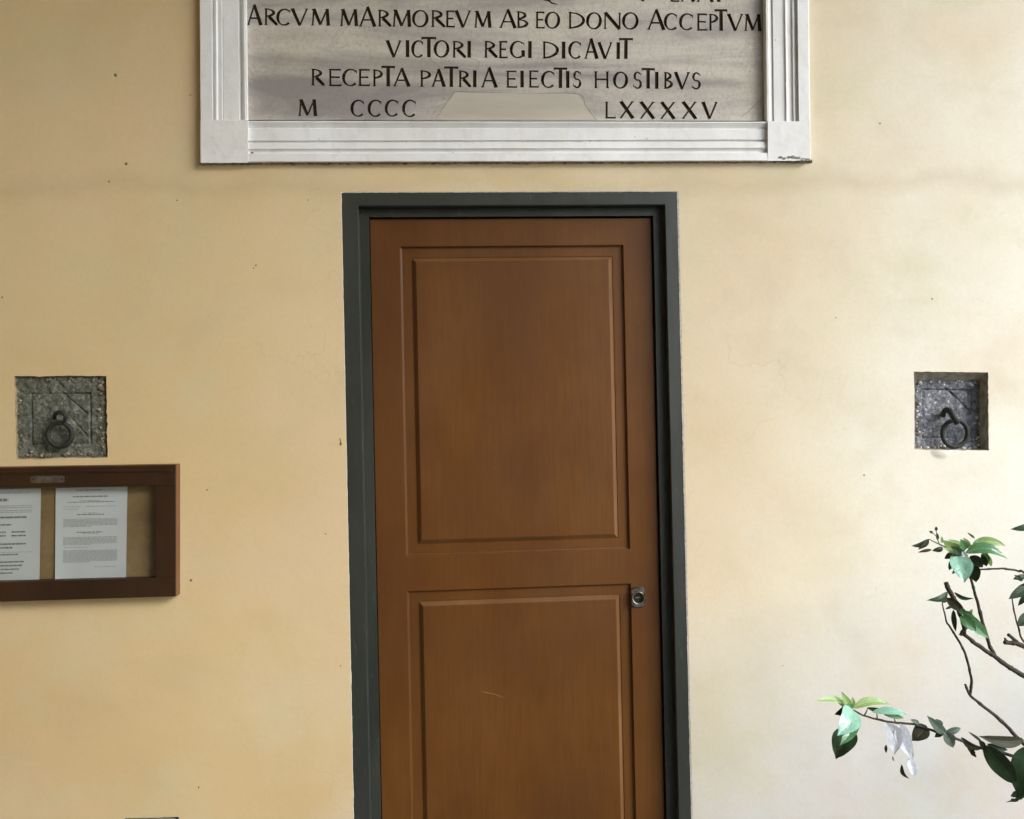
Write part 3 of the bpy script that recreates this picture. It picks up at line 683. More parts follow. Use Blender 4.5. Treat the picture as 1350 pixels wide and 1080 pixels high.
# chips of stone missing at the right lower corner
random.seed(3)
for (x, y, r) in ((1029, 207.5, 1.6), (1034, 209, 1.4), (1040, 207.5, 1.6), (1046, 207, 2.0), (1052, 208, 2.0), (1059, 210, 1.8), (1065, 210.5, 2.0), (332, 201, 1.2)):
    b = MB(); n = 9; c = [W(x+r*(1+.4*random.random())*math.cos(6.283*k/n)*1.4, y+r*(.7+.5*random.random())*math.sin(6.283*k/n), YF-.0018) for k in range(n)]
    c2 = [Vector((q.x, YF+.002, q.z)) for q in c]; b.prism(c[::-1], c2[::-1]); b.build('chip', M_mortar, pl)

# ------------------------------------------------------------ carved lava stones with iron rings
def carved_stone(name, ci, depth, mat, label, group, grooves, seed, NG=90, amp=1.0):
    c = [Vector((q[0], 0, q[1])) for q in ci]            # ll, lr, ur, ul
    ctr = sum(c, Vector((0, 0, 0)))/4
    root = thing(name, (ctr.x, depth, min(q.z for q in c)), label, 'stone block', group)
    v, f = [], []; size = (c[1]-c[0]).length; hgt = (c[3]-c[0]).length
    for j in range(NG+1):
        for i in range(NG+1):
            s, t = i/NG*1.06-.03, j/NG*1.06-.03; q = c[0]*(1-s)*(1-t)+c[1]*s*(1-t)+c[2]*s*t+c[3]*(1-s)*t
            n3 = Vector((q.x*55+seed, q.z*55, seed))
            y = depth - .0030*amp*noise.fractal(n3, 1.0, 2.1, 5) - .0022*amp*noise.fractal(n3*.25, 1.0, 2, 3)
            e = min(s, 1-s, t, 1-t)
            rough = max(0, 1-e/.13); y += rough*.006*abs(noise.noise(n3*.8+Vector((5, 0, 0)))) - rough*.002
            P2 = Vector((s, t))
            for (a, b2, gw, gd) in grooves:
                a, b2 = Vector(a), Vector(b2); d = b2-a; k = max(0, min(1, (P2-a).dot(d)/d.length_squared)); dist = (P2-(a+d*k)).length*size
                y += gd*max(0, 1-dist/gw)*(.55+.45*noise.noise(n3*.5+Vector((0, 7, 0))))
            v.append(Vector((q.x, y, q.z)))
    for j in range(NG):
        for i in range(NG): a = j*(NG+1)+i; f.append((a, a+1, a+NG+2, a+NG+1))
    k0 = len(v); per = [i for i in range(NG+1)]+[(j*(NG+1)+NG) for j in range(1, NG+1)]+[NG*(NG+1)+i for i in range(NG-1, -1, -1)]+[j*(NG+1) for j in range(NG-1, 0, -1)]
    v += [Vector((v[i].x, depth+.038, v[i].z)) for i in per]; n = len(per)
    for i in range(n): f.append((per[(i+1) % n], per[i], k0+i, k0+(i+1) % n))
    mesh('stone_face', v, f, mat, root, True)
    return root
def crumbs(root, ci, depth, n, seed, dark_share=.35):
    rnd = random.Random(seed); c = [Vector((q[0], 0, q[1])) for q in ci]; groups = (MB(), MB())
    for k in range(n):
        e = rnd.choice((0, 0, 0, 3, 3, 3, 2, 1) if seed == 3 else (0, 0, 1, 1, 1, 2, 3)); t = rnd.random(); a = c[e].lerp(c[(e+1) % 4], t); ctr = sum(c, Vector((0, 0, 0)))/4
        a = a.lerp(ctr, abs(rnd.gauss(0, .045))); r = rnd.uniform(.0009, .0042)*rnd.choice((.7, 1, 1.3))
        b = groups[0 if rnd.random() > dark_share else 1]; P = Vector((a.x, depth-.001-r*.3, a.z)); m = 6; vs_ = [P+Vector((0, -r*.8, 0))]
        for i in range(m):
            an = 6.283*i/m+rnd.random()*.5; rr = r*rnd.uniform(.6, 1.4); vs_.append(P+Vector((rr*math.cos(an)*1.2, -r*rnd.uniform(-.2, .4), rr*math.sin(an))))
        for i in range(m): q = vs_[1+i]; vs_.append(Vector((q.x, depth+.006, q.z)))
        b.add(vs_, [(0, 1+(i+1) % m, 1+i)[::-1] for i in range(m)]+[(1+i, 1+(i+1) % m, 1+m+(i+1) % m, 1+m+i) for i in range(m)])
    tag(groups[0].build('mortar_crumbs', M_lip if seed == 3 else M_mortar, root), kind='stuff'); tag(groups[1].build('dark_crumbs', M_crack, root), kind='stuff')
gr = [((.10, .88), (.88, .88), .0036, .010), ((.88, .88), (.88, .12), .0030, .008), ((.10, .88), (.10, .16), .0022, .004), ((.10, .16), (.62, .16), .0034, .008), ((.48, .90), (.86, .56), .0040, .011), ((.10, .50), (.26, .34), .0022, .004)]
st_r = carved_stone('carved_stone', sRi, .042, M_lava_blue, 'blue-grey lava stone with iron ring, recessed deep in the wall right of the door', 'carved stones with iron rings', gr, 3.3, 120, .85)
gl_ = [((.16, .80), (.84, .80), .0042, .009), ((.84, .80), (.84, .15), .0036, .007), ((.16, .80), (.16, .15), .0036, .007), ((.52, .82), (.80, .54), .0036, .009), ((.16, .15), (.84, .15), .0036, .007), ((.62, .48), (.80, .25), .003, .006)]
crumbs(st_r, sRi, .042, 120, 3, .35)
st_l = carved_stone('carved_stone', sLi, .012, M_lava_green, 'green-grey lava stone with iron ring, just above the notice board', 'carved stones with iron rings', gl_, 8.7, 120, .8)
crumbs(st_l, sLi, .012, 170, 4, .4)
p_ = carved_stone('inset_stone', sBi, .014, M_marble, 'pale inset stone low on the wall, only its dark-edged top in view', None, [((.02, .97), (.98, .97), .003, .006)], 12.1, 30, .6)
p_['category'] = 'stone block'; 
def iron_ring(root, top, cx, cy, r_px, th_px, y_top, y_bot, seed, staple):
    q = W(cx, cy, y_bot); s = (W(cx+10, cy, y_bot)-q).length/10; n = 44; P = []
    for k in range(n):
        a = 6.28318*k/n; dx, dz = math.cos(a)*r_px*s, math.sin(a)*r_px*s*1.02
        yy = y_bot+(y_top-y_bot)*(math.sin(a)+1)/2
        P.append(Vector((q.x+dx, yy, q.z+dz)))
    rad = [th_px*s*(1+.12*noise.noise(Vector((k*.4, seed, 0)))) for k in range(n)]
    b = MB(); b.tube(P, rad, 10, True); b.build('ring', M_iron, root, True)
    b = MB(); pp = spline([W(*a_) for a_ in staple[0]], 6); m = len(pp)
    b.tube(pp, [staple[1]*s*(1-.25*abs(2*k/(m-1)-1)) for k in range(m)], 10); b.build('staple', M_iron, root, True)
iron_ring(st_r, None, 1258.5, 571.5, 16.5, 2.7, .018, .022, 1, ([(1244, 548, .038), (1244.5, 543, .022), (1249, 540.5, .008), (1254, 544, -.004), (1258, 551, -.006), (1261.5, 556, .004), (1260, 557.5, .018)], 3.9))
iron_ring(st_l, None, 79.5, 573, 15.8, 3.3, -.010, -.005, 2, ([(72, 552, .008), (73, 546, -.010), (79, 543.5, -.022), (85.5, 547, -.026), (86, 553, -.020), (82, 559, -.010)], 3.0))

# ------------------------------------------------------------ notice board
YNB = -.036
nb = thing('notice_board', W(40, 790), 'wooden notice case with glass front and pinned papers, cut by the left edge', 'notice board')
def lx_(f_, x): return f_[0]+(f_[1]-f_[0])*x/232
TOPL = lambda x: 616.8-.0162*x; BOTL = lambda x: 793.6-.031*x
ITOP = lambda x: 642.5-.010*x; IBOT = lambda x: 767.5-.026*x
XLB = -170
def bpiece(name, q, mat=M_board, y0=YNB, y1=.004, bw=.0015):
    b = MB(); fr_ = [W(*k, y0) for k in q]; b.prism(fr_, [Vector((k.x, y1, k.z)) for k in fr_]); o = b.build(name, mat, nb); return bevel(o, bw) if bw else o
bpiece('rail', [(XLB, ITOP(XLB)), (231.5, ITOP(231.5)), (231.5, TOPL(231.5)), (XLB, TOPL(XLB))])
bpiece('rail', [(XLB, BOTL(XLB)), (231.5, BOTL(231.5)), (231.5, IBOT(231.5)), (XLB, IBOT(XLB))])
bpiece('stile', [(205, IBOT(205)), (231.5, IBOT(231.5)), (231.5, ITOP(231.5)), (205, ITOP(205))], y0=YNB+.0004)
bpiece('stile', [(XLB, IBOT(XLB)), (XLB+28, IBOT(XLB+28)), (XLB+28, ITOP(XLB+28)), (XLB, ITOP(XLB))], y0=YNB+.0004)
# case: lighter outer edge strips
b = MB(); fr_ = [W(231.7, BOTL(232), YNB+.001), W(232.3, BOTL(232), YNB+.001), W(232.3, TOPL(232), YNB+.001), W(231.7, TOPL(232), YNB+.001)]
b.prism(fr_, [Vector((k.x, 0, k.z)) for k in fr_]); b.build('side_strip', M_boardside, nb)
b = MB(); fr_ = [W(XLB, TOPL(XLB)-.1, YNB+.001), W(232.3, TOPL(232)-.1, YNB+.001), W(232.3, TOPL(232)-.9, YNB+.001), W(XLB, TOPL(XLB)-.9, YNB+.001)]
b.prism(fr_, [Vector((k.x, 0, k.z)) for k in fr_]); b.build('top_strip', M_boardside, nb)
# thin moulding bead along the top rail
b = MB(); fr_ = [W(XLB, 624.5-.012*XLB, YNB-.003), W(226, 624.5-.012*226, YNB-.003), W(226, 621.3-.012*226, YNB-.003), W(XLB, 621.3-.012*XLB, YNB-.003)]
b.prism(fr_, [Vector((k.x, YNB+.001, k.z)) for k in fr_]); bevel(b.build('bead', M_board, nb), .001)
b = MB(); fr_ = [W(XLB+5, IBOT(0)+4, -.006), W(228, IBOT(228)+4, -.006), W(228, ITOP(228)-4, -.006), W(XLB+5, ITOP(0)-4, -.006)]
b.prism(fr_, [Vector((k.x, -.001, k.z)) for k in fr_]); b.build('felt_backing', M_felt, nb)
b = MB(); fr_ = [W(XLB+25, IBOT(0)+6, -.026), W(208, IBOT(208)+2, -.026), W(208, ITOP(208)-2, -.026), W(XLB+25, ITOP(0)-2, -.026)]
b.add(fr_, [(0, 1, 2, 3)]); b.build('glass_pane', M_glass, nb)
b = MB(); q = rrect(0, 0, 1, 1, .3, 0)
pq = [W(62.5+a_[0]*22.3, 632.2-.016*(a_[0]*22)-a_[2]*4.6, YNB-.0015) for a_ in q]; b.prism(pq, [Vector((k.x, YNB+.001, k.z)) for k in pq]); plate = b.build('name_plate', M_brass, nb)
for sx in (-19, 19):
    b = MB(); n = 10; c = [W(62.5+sx+1.1*math.cos(6.283*k/n), 632.2-1.1*math.sin(6.283*k/n), YNB-.0025) for k in range(n)]; b.prism(c, [Vector((k.x, YNB-.001, k.z)) for k in c]); b.build('screw', M_iron, plate)
# papers: thin, slightly curled sheets with their printed lines
def paper(label, q, seed):
    """q: photo corners ll lr ur ul; returns root mesh and a placer for print"""
    yb = -.0085; root = thing('paper_notice', W(*q[0], yb), label, 'paper notice', 'papers in the notice board')
    N = 14
    def P(s, t):
        px = (q[0][0]*(1-s)+q[1][0]*s)*(1-t)+(q[3][0]*(1-s)+q[2][0]*s)*t; py = (q[0][1]*(1-s)+q[1][1]*s)*(1-t)+(q[3][1]*(1-s)+q[2][1]*s)*t
        cur = .0035*abs(2*s-1)**3*(1-t*.6)+.0022*noise.noise(Vector((s*2, t*2.4, seed)))
        return W(px, py, yb-cur)
    v = [P(i/N, j/N) for j in range(N+1) for i in range(N+1)]; k0 = len(v); v += [p__+Vector((0, .0004, 0)) for p__ in v]
    f = []
    for j in range(N):
        for i in range(N): a = j*(N+1)+i; f.append((a, a+1, a+N+2, a+N+1)); f.append((k0+a, k0+a+N+1, k0+a+N+2, k0+a+1))
    mesh('sheet', v, f, M_paper, root, True)
    return root, P
def words(b, P, x0, x1, t, h, den=1.0, wmin=.02, wmax=.075, rnd=random):
    x = x0
    while x < x1:
        wv = min(rnd.uniform(wmin, wmax), x1-x)
        if wv > .008:
            m = max(1, int(wv/.05)); 
            for i in range(m):
                a0 = x+wv*i/m; a1 = x+wv*(i+1)/m
                q4 = [P(a0, t-h/2), P(a1, t-h/2), P(a1, t+h/2), P(a0, t+h/2)]
                b.add([k+Vector((0, -.0005, 0)) for k in q4], [(0, 1, 2, 3)])
        x += wv+.010*den
random.seed(11)
r1, P1 = paper('white paper with five blocks of small print, right-hand sheet in the notice board', [(72.5, 764), (166, 762), (168, 641.5), (73.5, 643.5)], 1.2)
b = MB(); g2 = MB()
words(b, P1, .28, .64, .970, .008); words(b, P1, .24, .73, .900, .013)
words(g2, P1, .33, .62, .855, .008); words(b, P1, .17, .83, .840, .008)
words(g2, P1, .11, .35, .792, .007); words(g2, P1, .42, .86, .792, .007); words(g2, P1, .13, .32, .765, .007)
words(g2, P1, .38, .60, .720, .008); words(b, P1, .30, .68, .703, .010)
t = .660
for blk, n, gap in (((.11, .87), 8, .0), ((.11, .87), 7, .055), ((.11, .87), 10, .048)):
    pass
for (ta, tb) in ((.655, .575), (.455, .375), (.310, .185)):
    n = int(round((ta-tb)/.0125))
    for i in range(n+1): words(g2, P1, .11, .87 if i < n else .5, ta-(ta-tb)*i/n, .0075, .8)
words(b, P1, .30, .66, .510, .009); words(g2, P1, .38, .60, .495, .007); words(g2, P1, .12, .46, .345, .006)
words(g2, P1, .56, .86, .130, .007)
tag(b.build('printed_headings', M_ink, r1), kind='stuff'); tag(g2.build('printed_text', M_ink2, r1), kind='stuff')
r2, P2_ = paper('white paper with bold large print, cut by the left edge of the photograph', [(-42, 767.5), (52, 764.5), (54, 644), (-41, 645.5)], 4.4)
b = MB(); g2 = MB()
words(g2, P2_, .10, .86, .955, .012); words(b, P2_, .20, .55, .880, .030, wmin=.05, wmax=.12)
words(g2, P2_, .08, .88, .815, .010); words(g2, P2_, .08, .90, .795, .010); words(g2, P2_, .08, .90, .765, .010); words(g2, P2_, .08, .88, .745, .010)
words(b, P2_, .10, .82, .690, .020, .6, .05, .12); words(b, P2_, .15, .60, .610, .016, .7)
for tt in (.530, .490): words(b, P2_, .22, .52, tt, .016, .7); words(b, P2_, .60, .80, tt, .016, .7)
words(b, P2_, .10, .80, .400, .017, .7); words(b, P2_, .10, .62, .360, .017, .7); words(g2, P2_, .08, .90, .310, .006); words(b, P2_, .10, .70, .285, .014, .7)
for k, (tt, xe) in enumerate(((.205, .78), (.165, .77), (.125, .72), (.085, .62))): words(b, P2_, .08, xe, tt, .015, .7)
tag(b.build('printed_headings', M_ink, r2), kind='stuff'); tag(g2.build('printed_text', M_ink2, r2), kind='stuff')

# ------------------------------------------------------------ pits and marks in the plaster
random.seed(5)
for (x, y, r) in ((337.5, 350, 1.1), (334.5, 353.5, 1.0), (449, 585, 1.8), (152, 99, 2.4), (273, 646, 1.0), (252, 765, 1.7), (262, 1038, 1.2), (233, 264, 1.0), (406, 264, .8), (429, 704, .9), (449, 878, .9), (3, 392, 1.3), (1229, 394, 1.2), (1102, 419, .9), (1160, 163, 1.2), (166, 216, 2.0)):
    b = MB(); n = 9; q = W(x, y); s = .00213; c = [Vector((q.x+s*r*(.7+.5*random.random())*math.cos(6.283*k/n), wob(q.x, q.z)-.0004, q.z+s*r*(.7+.6*random.random())*math.sin(6.283*k/n))) for k in range(n)]
    b.prism(c, [k+Vector((0, .002, 0)) for k in c]); b.build('pit', M_crack, wall)
b = MB(); 
for pp in ([(448, 578), (449.5, 583), (449, 588)],):
    P = [Vector((W(*k).x, wob(W(*k).x, W(*k).z)-.0003, W(*k).z)) for k in pp]; b.tube(P, .0011, 5)
b.build('scratch', M_crack, wall)

# ------------------------------------------------------------ shrub in front of the wall on the right
YS = -.62
base = Vector((1.95, YS, 0))
shrub = thing('shrub', base, 'glossy-leaved shrub with thin dark bare twigs reaching in from the right', 'shrub')
random.seed(21)
SC = (W(1310, 800, YS)-W(1300, 800, YS)).length/10
def branch(pts, r0, r1, mat=M_bark, knots=True):
    P = spline([W(a[0], a[1], YS+(a[2] if len(a) > 2 else 0)) for a in pts], 7); n = len(P); rad = []
    for i in range(n):
        t = i/(n-1); r = (r0*(1-t)+r1*t)*SC
        if knots: r *= 1+.22*max(0, noise.noise(P[i]*60))+(.25 if i % 9 == 4 else 0)
        P[i] = P[i]+Vector((noise.noise(P[i]*50), 0, noise.noise(P[i]*50+Vector((9, 0, 0)))))*.0016
        rad.append(r)
    b = MB(); b.tube(P, rad, 8); return b.build('branch', mat, shrub, True)
def world_branch(P, r0, r1):
    P = spline(P, 6); n = len(P); b = MB(); b.tube(P, [r0*(1-i/(n-1))+r1*i/(n-1) for i in range(n)], 10); return b.build('branch', M_bark, shrub, True)
q1 = W(1400, 918, YS); q2 = W(1420, 1040, YS-.02); q3 = W(1395, 880, YS+.05); q4 = W(1420, 775, YS+.03)
hub = Vector((1.93, YS, .75))
o = world_branch([base, base+Vector((.02, .01, .35)), hub, Vector((1.90, YS-.01, 1.02)), q3], .019, .006); o.name = 'trunk'
world_branch([hub, (hub+q2)/2+Vector((.02, 0, 0)), q2], .010, .005); world_branch([hub, Vector((1.90, YS, .98)), q1], .010, .005)
world_branch([q3, q4+Vector((.02, 0, -.05)), q4], .006, .002)
branch([(1400, 918), (1350, 891), (1330, 879), (1310, 865), (1291, 852), (1271, 836)], 3.4, 2.3)                 # A
branch([(1272, 837), (1269, 832), (1266, 838)], 2.6, 1.6)
branch([(1311, 865), (1302, 843), (1291, 803), (1284, 778), (1278, 758), (1270, 735)], 2.3, 1.3)              # B
branch([(1395, 800, .03), (1352, 757), (1343, 753.5), (1328, 750), (1313, 750), (1290, 751)], 1.6, 1.1)         # C
branch([(1271, 835), (1271, 820), (1267, 805), (1258, 790), (1251, 778), (1247, 768)], 2.6, 2.9)              # D
branch([(1279, 915), (1281, 899), (1277, 880), (1271, 858), (1261, 841), (1252, 826), (1248, 820), (1245, 808), (1242, 795)], 1.8, .8)   # E
branch([(1420, 1040, -.02), (1385, 1005), (1350, 981), (1324, 954), (1302, 935.5), (1280, 918), (1273, 902)], 3.0, 1.4)  # F
branch([(1420, 1040, -.02), (1378, 1011), (1342, 998.5), (1316, 992), (1291, 985.5), (1257, 972.5), (1228, 963), (1209, 956), (1172, 951.5), (1143, 945), (1124, 935.5)], 2.4, 1.0)  # G
branch([(1395, 880, .05), (1366, 858, .02), (1350, 852), (1337, 848), (1324, 847)], 3.6, 2.6)                      # H
branch([(1344, 850), (1337, 843), (1329, 837)], 2.2, 1.8); branch([(1330, 848), (1326, 843), (1325, 841)], 1.8, 1.2)
branch([(1366, 858, .02), (1349, 845), (1343, 828), (1337, 806), (1334.5, 789)], 1.4, .8)                          # I
branch([(1269, 733), (1254, 724), (1239, 718), (1225, 710.5)], 1.2, .6, M_greentwig)
branch([(1239, 718), (1236, 709), (1234, 697)], .6, .4, M_greentwig, False); branch([(1236, 709), (1230, 703), (1226, 701)], .5, .3, M_greentwig, False)
for (a, c) in (((1139.5, 943), (1144, 934)), ((1156, 948), (1155.5, 940)), ((1180, 952.5), (1178.5, 948)), ((1188, 953), (1188, 956)), ((1168, 950), (1169, 954)), ((1212, 956), (1220, 958)), ((1262, 975), (1252, 966)), ((1274, 983), (1283, 983))):
    branch([a, ((a[0]+c[0])/2+.6, (a[1]+c[1])/2), c], .9, .5, M_bark, False)

def leaf(b0, tip, wpx, kind, y0=0, y1=0, roll_=0.0, curl=.12, fold=.25, shape=.9, bend=0.0, ragg=0.0):
    """base and tip on the photograph with their offsets in depth; roll_ turns the blade about its midrib"""
    A = W(b0[0], b0[1], YS+y0); T = W(tip[0], tip[1], YS+y1); L = (T-A).length; d = (T-A)/L
    view = (CAM-A).normalized(); nrm = (view-d*view.dot(d)).normalized(); side = d.cross(nrm).normalized()
    c, s = math.cos(roll_), math.sin(roll_); nrm, side = nrm*c+side*s, side*c-nrm*s
    wd = wpx*SC/2/max(.35, abs(c)); NL, NW = 12, 6; v, uv = [], []
    sd = random.random()*50
    for i in range(NL+1):
        t = i/NL; prof_ = (math.sin(math.pi*t**shape)**.72)*(1-.25*t) if 0 < t < 1 else .02
        if t > .85: prof_ *= (1-t)/.15*.6+.4
        mid = A+d*(t*L)+nrm*(curl*L*math.sin(math.pi*t)*.6)+side*(bend*L*math.sin(math.pi*t))
        for j in range(NW+1):
            u = j/NW*2-1; wv = .05*noise.noise(Vector((t*5, u*2, sd)))*wd*2
            pr = prof_*(1-ragg*abs(noise.noise(Vector((t*9, (u > 0)*5, sd))))*1.6)
            v.append(mid+side*(u*wd*pr)+nrm*(fold*abs(u)*wd*pr+wv)); uv.append((t, j/NW))
    f = [(i*(NW+1)+j, i*(NW+1)+j+1, (i+1)*(NW+1)+j+1, (i+1)*(NW+1)+j) for i in range(NL) for j in range(NW)]
    o = mesh('leaf', v, f, LM[kind], shrub, True)
    ul = o.data.uv_layers.new(name='UVMap')
    for lp in o.data.loops: ul.data[lp.index].uv = uv[lp.vertex_index]
    return o
LV = [  # base, tip, width px, kind, depth at base/tip, roll
 ((1225, 711), (1201, 720), 8, 'D', 0, .0, .3, .0, -.14), ((1224, 711), (1210, 725), 6.5, 'B', 0, -.01, .3, .1, -.1), ((1228, 724.5), (1210, 728.5), 4.5, 'B', 0, 0, .8, .1, -.1), ((1243, 722), (1228.5, 726), 7.5, 'D', 0, 0, .3, .1, -.12),
 ((1230, 703), (1224.5, 700.5), 4, 'B', 0, 0, .3), ((1234, 700), (1234, 694), 4, 'B', 0, 0, .3), ((1236, 712), (1235, 702), 4, 'B', 0, 0, .3), ((1242, 716), (1241, 707), 4, 'Y', 0, 0, .2),
 ((1271, 728), (1242, 712), 15, 'Y', 0, -.02, -.3), ((1272, 726), (1250, 711), 11, 'Y', .01, 0, .3), ((1262, 728), (1243, 722), 9, 'Y', -.01, -.02, .2), ((1269, 732), (1253, 720), 10, 'D', -.012, -.03, .2),
 ((1272, 726), (1266, 711), 13, 'G', -.01, -.03, .4), ((1278, 724), (1270, 709), 9, 'Y', .01, .02, .2), ((1284, 714), (1326, 720), 12, 'Y', .01, -.01, -.35, .12, -.06), ((1280, 722), (1298, 709), 11, 'G', 0, .02, .3), ((1272, 729), (1329, 737.5), 15, 'G', -.01, -.03, -.5, .16, -.16),
 ((1275, 722), (1306, 716), 10, 'Y', 0, 0, .4),
 ((1262, 733), (1272, 768), 28, 'W', -.02, -.06, -.30, .2, 0), ((1258, 730), (1262, 757), 17, 'G', -.015, -.03, -.45), ((1285, 745), (1287, 768), 16, 'D', .0, -.01, .3), ((1279, 733), (1296, 748), 17, 'D', .01, 0, .2), ((1268, 738), (1283, 752), 15, 'D', .012, .01, .2),
 ((1295, 732), (1301, 747), 9, 'D', 0, 0, .2), ((1303, 732), (1307, 747), 7, 'Y', 0, 0, .2), ((1296, 728), (1304, 742), 11, 'G', .01, 0, .3), ((1259, 730), (1245, 737), 9, 'D', 0, 0, .3), ((1259, 737), (1251, 752), 8, 'D', 0, 0, .3), ((1262, 750), (1255, 757), 4, 'D', 0, 0, .2), ((1290, 740), (1276, 754), 10, 'G', .01, .01, .2),
 ((1285, 710), (1275, 702), 3, 'B', 0, 0, .2), ((1275, 738), (1268, 726), 7, 'S', -.02, -.025, .2), ((1280, 742), (1274, 733), 4, 'Y', -.03, -.03, .2),
 # middle twig
 ((1249, 781), (1221.5, 791.5), 9, 'D', 0, -.01, .3, .1, -.16), ((1258, 781), (1284.5, 788.5), 5.5, 'D', 0, 0, .5, .1, .12), ((1248, 788), (1271, 806), 13, 'B', -.01, -.01, .2), ((1257, 804), (1260, 833), 7, 'D', 0, 0, .2), ((1258, 799), (1246, 803.5), 4, 'D', 0, 0, .3), ((1241, 794), (1252, 789), 5, 'B', 0, 0, .2),
 ((1268, 808), (1304, 842), 18, 'G', -.01, -.03, -.3, .15, .05), ((1266, 812), (1287, 832), 15, 'G', -.018, -.04, -.2), ((1271, 806), (1287, 817), 9, 'G', 0, -.02, .3), ((1276, 812), (1282, 803), 5, 'G', 0, 0, .2), ((1271, 812), (1274, 831), 11, 'D', 0, 0, .2), ((1263, 800), (1275, 812), 9, 'G', -.01, -.01, .2), ((1276, 820), (1288, 815), 7, 'D', 0, 0, .2), ((1262, 797), (1272, 822), 8, 'B', .004, .004, .2),
 # right edge
 ((1364, 690), (1331.5, 698), 10, 'D', 0, 0, .3, .1, -.1), ((1354, 760), (1335, 764), 8, 'D', 0, 0, .3), ((1348, 766), (1337, 758), 6, 'D', 0, 0, .2), ((1356, 770), (1329.5, 790), 14, 'A', 0, 0, .2, .1, -.06), ((1360, 780), (1342, 799), 9, 'D', 0, 0, .2), ((1362, 810), (1341, 826), 16, 'A', 0, 0, .2), ((1362, 800), (1350, 808), 7, 'D', 0, 0, .2), ((1345, 775), (1360, 768), 8, 'D', 0, 0, .2), ((1370, 740), (1353, 752), 9, 'D', 0, 0, .2),
 # lower cluster
 ((1122.5, 934), (1109.5, 912), 11, 'Y', 0, -.02, .3, .1, -.05), ((1121, 932.5), (1074, 925), 8.5, 'Y', 0, -.03, .5, .14, .08), ((1119, 931.5), (1101, 923.5), 9, 'Y', .005, -.01, .2), ((1124, 934), (1174, 929), 12, 'Y', 0, .0, -.45, .12, -.10), ((1123, 934), (1124, 918), 7, 'Y', 0, 0, .3), ((1124, 934), (1113, 921), 7, 'G', -.005, -.01, .3),
 ((1119, 931), (1104, 970), 27, 'W', -.02, -.075, -.30, .2, -.10), ((1117, 930), (1100, 942), 12, 'D', -.012, -.02, .2, .1, -.2), ((1122, 936), (1107, 983), 17, 'G', -.025, -.08, -.3, .14, -.1), ((1124, 937), (1126, 969), 19, 'W', -.02, -.04, -.45, .15, .05), ((1124, 962), (1102, 1001), 31, 'D', .01, 0, .1, .12, .06, .75),
 ((1143, 933), (1173, 938), 6.5, 'D', 0, 0, .4), ((1150, 939), (1197.5, 943), 10, 'W', -.005, -.02, -.5, .12, -.04), ((1160, 937), (1192, 947), 8, 'G', .005, 0, .3),
 ((1169, 953), (1179, 995), 23, 'S', -.005, -.06, -.15, .14, -.12), ((1187, 954), (1204, 1002), 21, 'S', -.015, -.065, -.35, .14, .12), ((1189, 957), (1205, 997), 13, 'A', -.02, -.03, -.5, .1, .22), ((1221, 956.5), (1202, 977), 21, 'B', .005, .0, .15, .1, -.06, .8), ((1168.3, 982), (1168, 993), 4, 'A', 0, 0, .2), ((1177, 997), (1178, 1004), 1.6, 'B', 0, 0, .2),
 ((1200, 1001), (1205, 1024), 14, 'S', -.01, -.03, -.4), ((1189, 1008), (1199, 1027), 5.5, 'D', 0, 0, .2, .1, .18), ((1198, 1001), (1202, 1009), 5, 'D', 0, 0, .2),
 ((1247, 967), (1222, 943.5), 13, 'A', 0, -.01, .2, .1, -.05), ((1243, 956), (1233, 948), 6, 'A', 0, 0, .2), ((1212, 954), (1200, 949), 6, 'A', 0, 0, .3), ((1247, 966), (1267, 960), 9, 'A', 0, 0, .2), ((1246, 965), (1257, 986), 15, 'A', -.01, -.02, -.2), ((1243, 966), (1232, 972), 7.5, 'D', 0, 0, .2), ((1256, 973), (1247, 962), 8, 'A', .01, 0, .2),
 ((1267, 972), (1296, 987), 9, 'B', 0, 0, .4, .2, .1), ((1280, 984), (1287, 999), 8, 'B', 0, 0, .6, .2, 0, .9, .5), ((1277, 982), (1280, 992), 5, 'B', 0, 0, .3),
 ((1350, 976), (1290, 970.5), 16, 'B', 0, -.02, -.2, .12, -.04), ((1294, 978), (1276, 964.5), 4, 'B', 0, 0, .2), ((1297, 982), (1340, 1036), 27, 'D', -.01, -.03, .2, .14, -.04), ((1301, 981), (1329, 989), 9, 'A', 0, 0, .3), ((1298, 985), (1290, 976), 8, 'B', 0, 0, .2),
 ((1372, 985), (1342, 1052), 48, 'D', -.03, -.04, .1, .12, 0, .85), ((1356, 1042), (1326, 1058), 10, 'D', 0, 0, .3, .2, -.12, .9, .6), ((1352, 1045), (1332, 1050), 12, 'D', -.01, 0, .2, .1, 0, .9, .4),
 # beyond the frame
 ((1400, 918), (1440, 880), 26, 'D', 0, 0, .2), ((1410, 940), (1450, 950), 28, 'G', 0, 0, .2), ((1395, 800), (1430, 770), 26, 'D', 0, 0, .2), ((1390, 790), (1405, 745), 24, 'G', 0, 0, .2), ((1420, 775), (1450, 740), 24, 'G', 0, 0, .2), ((1395, 700), (1364, 690), 6, 'D', 0, 0, .2),
]
for L in LV: leaf(L[0], L[1], L[2], L[3], L[4], L[5], L[6] if len(L) > 6 else 0, L[7] if len(L) > 7 else .12, .25, L[9] if len(L) > 9 else .9, L[8] if len(L) > 8 else 0, L[10] if len(L) > 10 else 0)
branch([(1420, 775), (1405, 725, .01), (1385, 702), (1362, 691)], 1.4, .8)
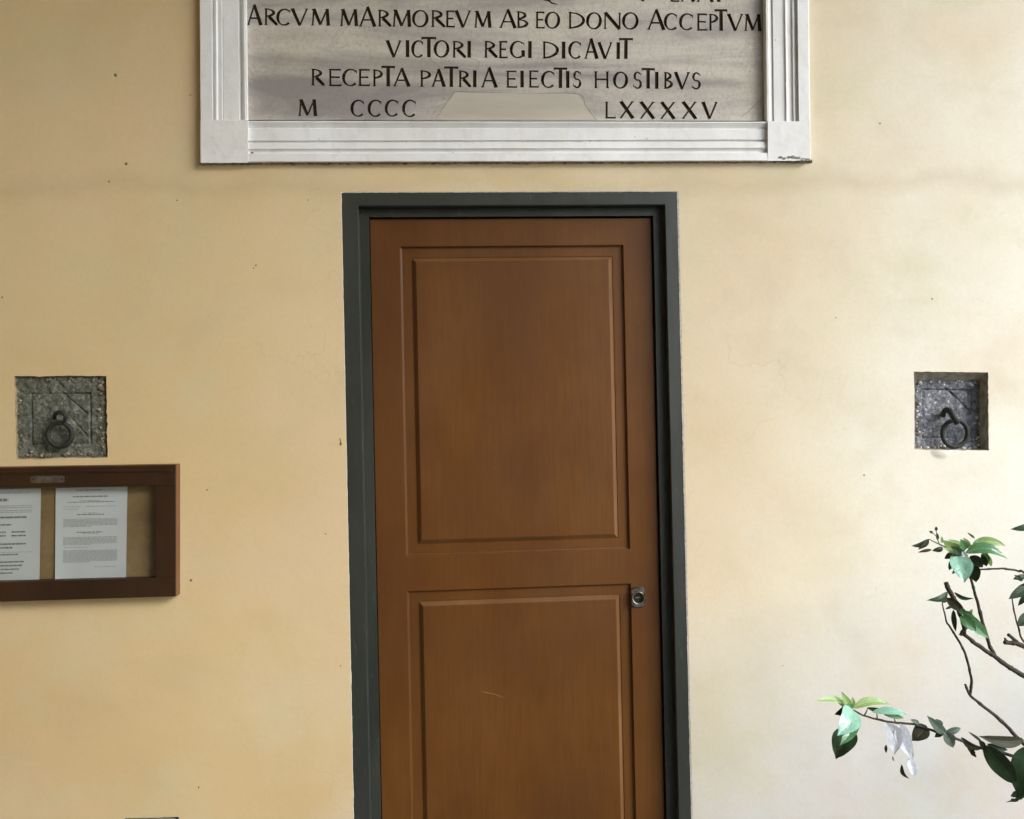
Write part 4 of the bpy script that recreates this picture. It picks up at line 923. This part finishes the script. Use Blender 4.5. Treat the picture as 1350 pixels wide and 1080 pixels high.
# bed of soil the shrub grows from
b = MB(); n = 28; c = [(1.95+.42*math.cos(6.283*k/n)*(1+.06*math.sin(k*3.1)), YS+.25*math.sin(6.283*k/n)*(1+.06*math.sin(k*2.3)), .004) for k in range(n)]
b.add(c, [tuple(range(n))]); p = Mat('soil', .95, .1); a = p.noise(40, 6, .7); p.color(p.ramp(a, (.35, (.03, .02, .013)), (.65, (.08, .055, .035)))); p.bump(a, 1, .01)
tag(b.build('soil_bed', p.m), kind='structure')
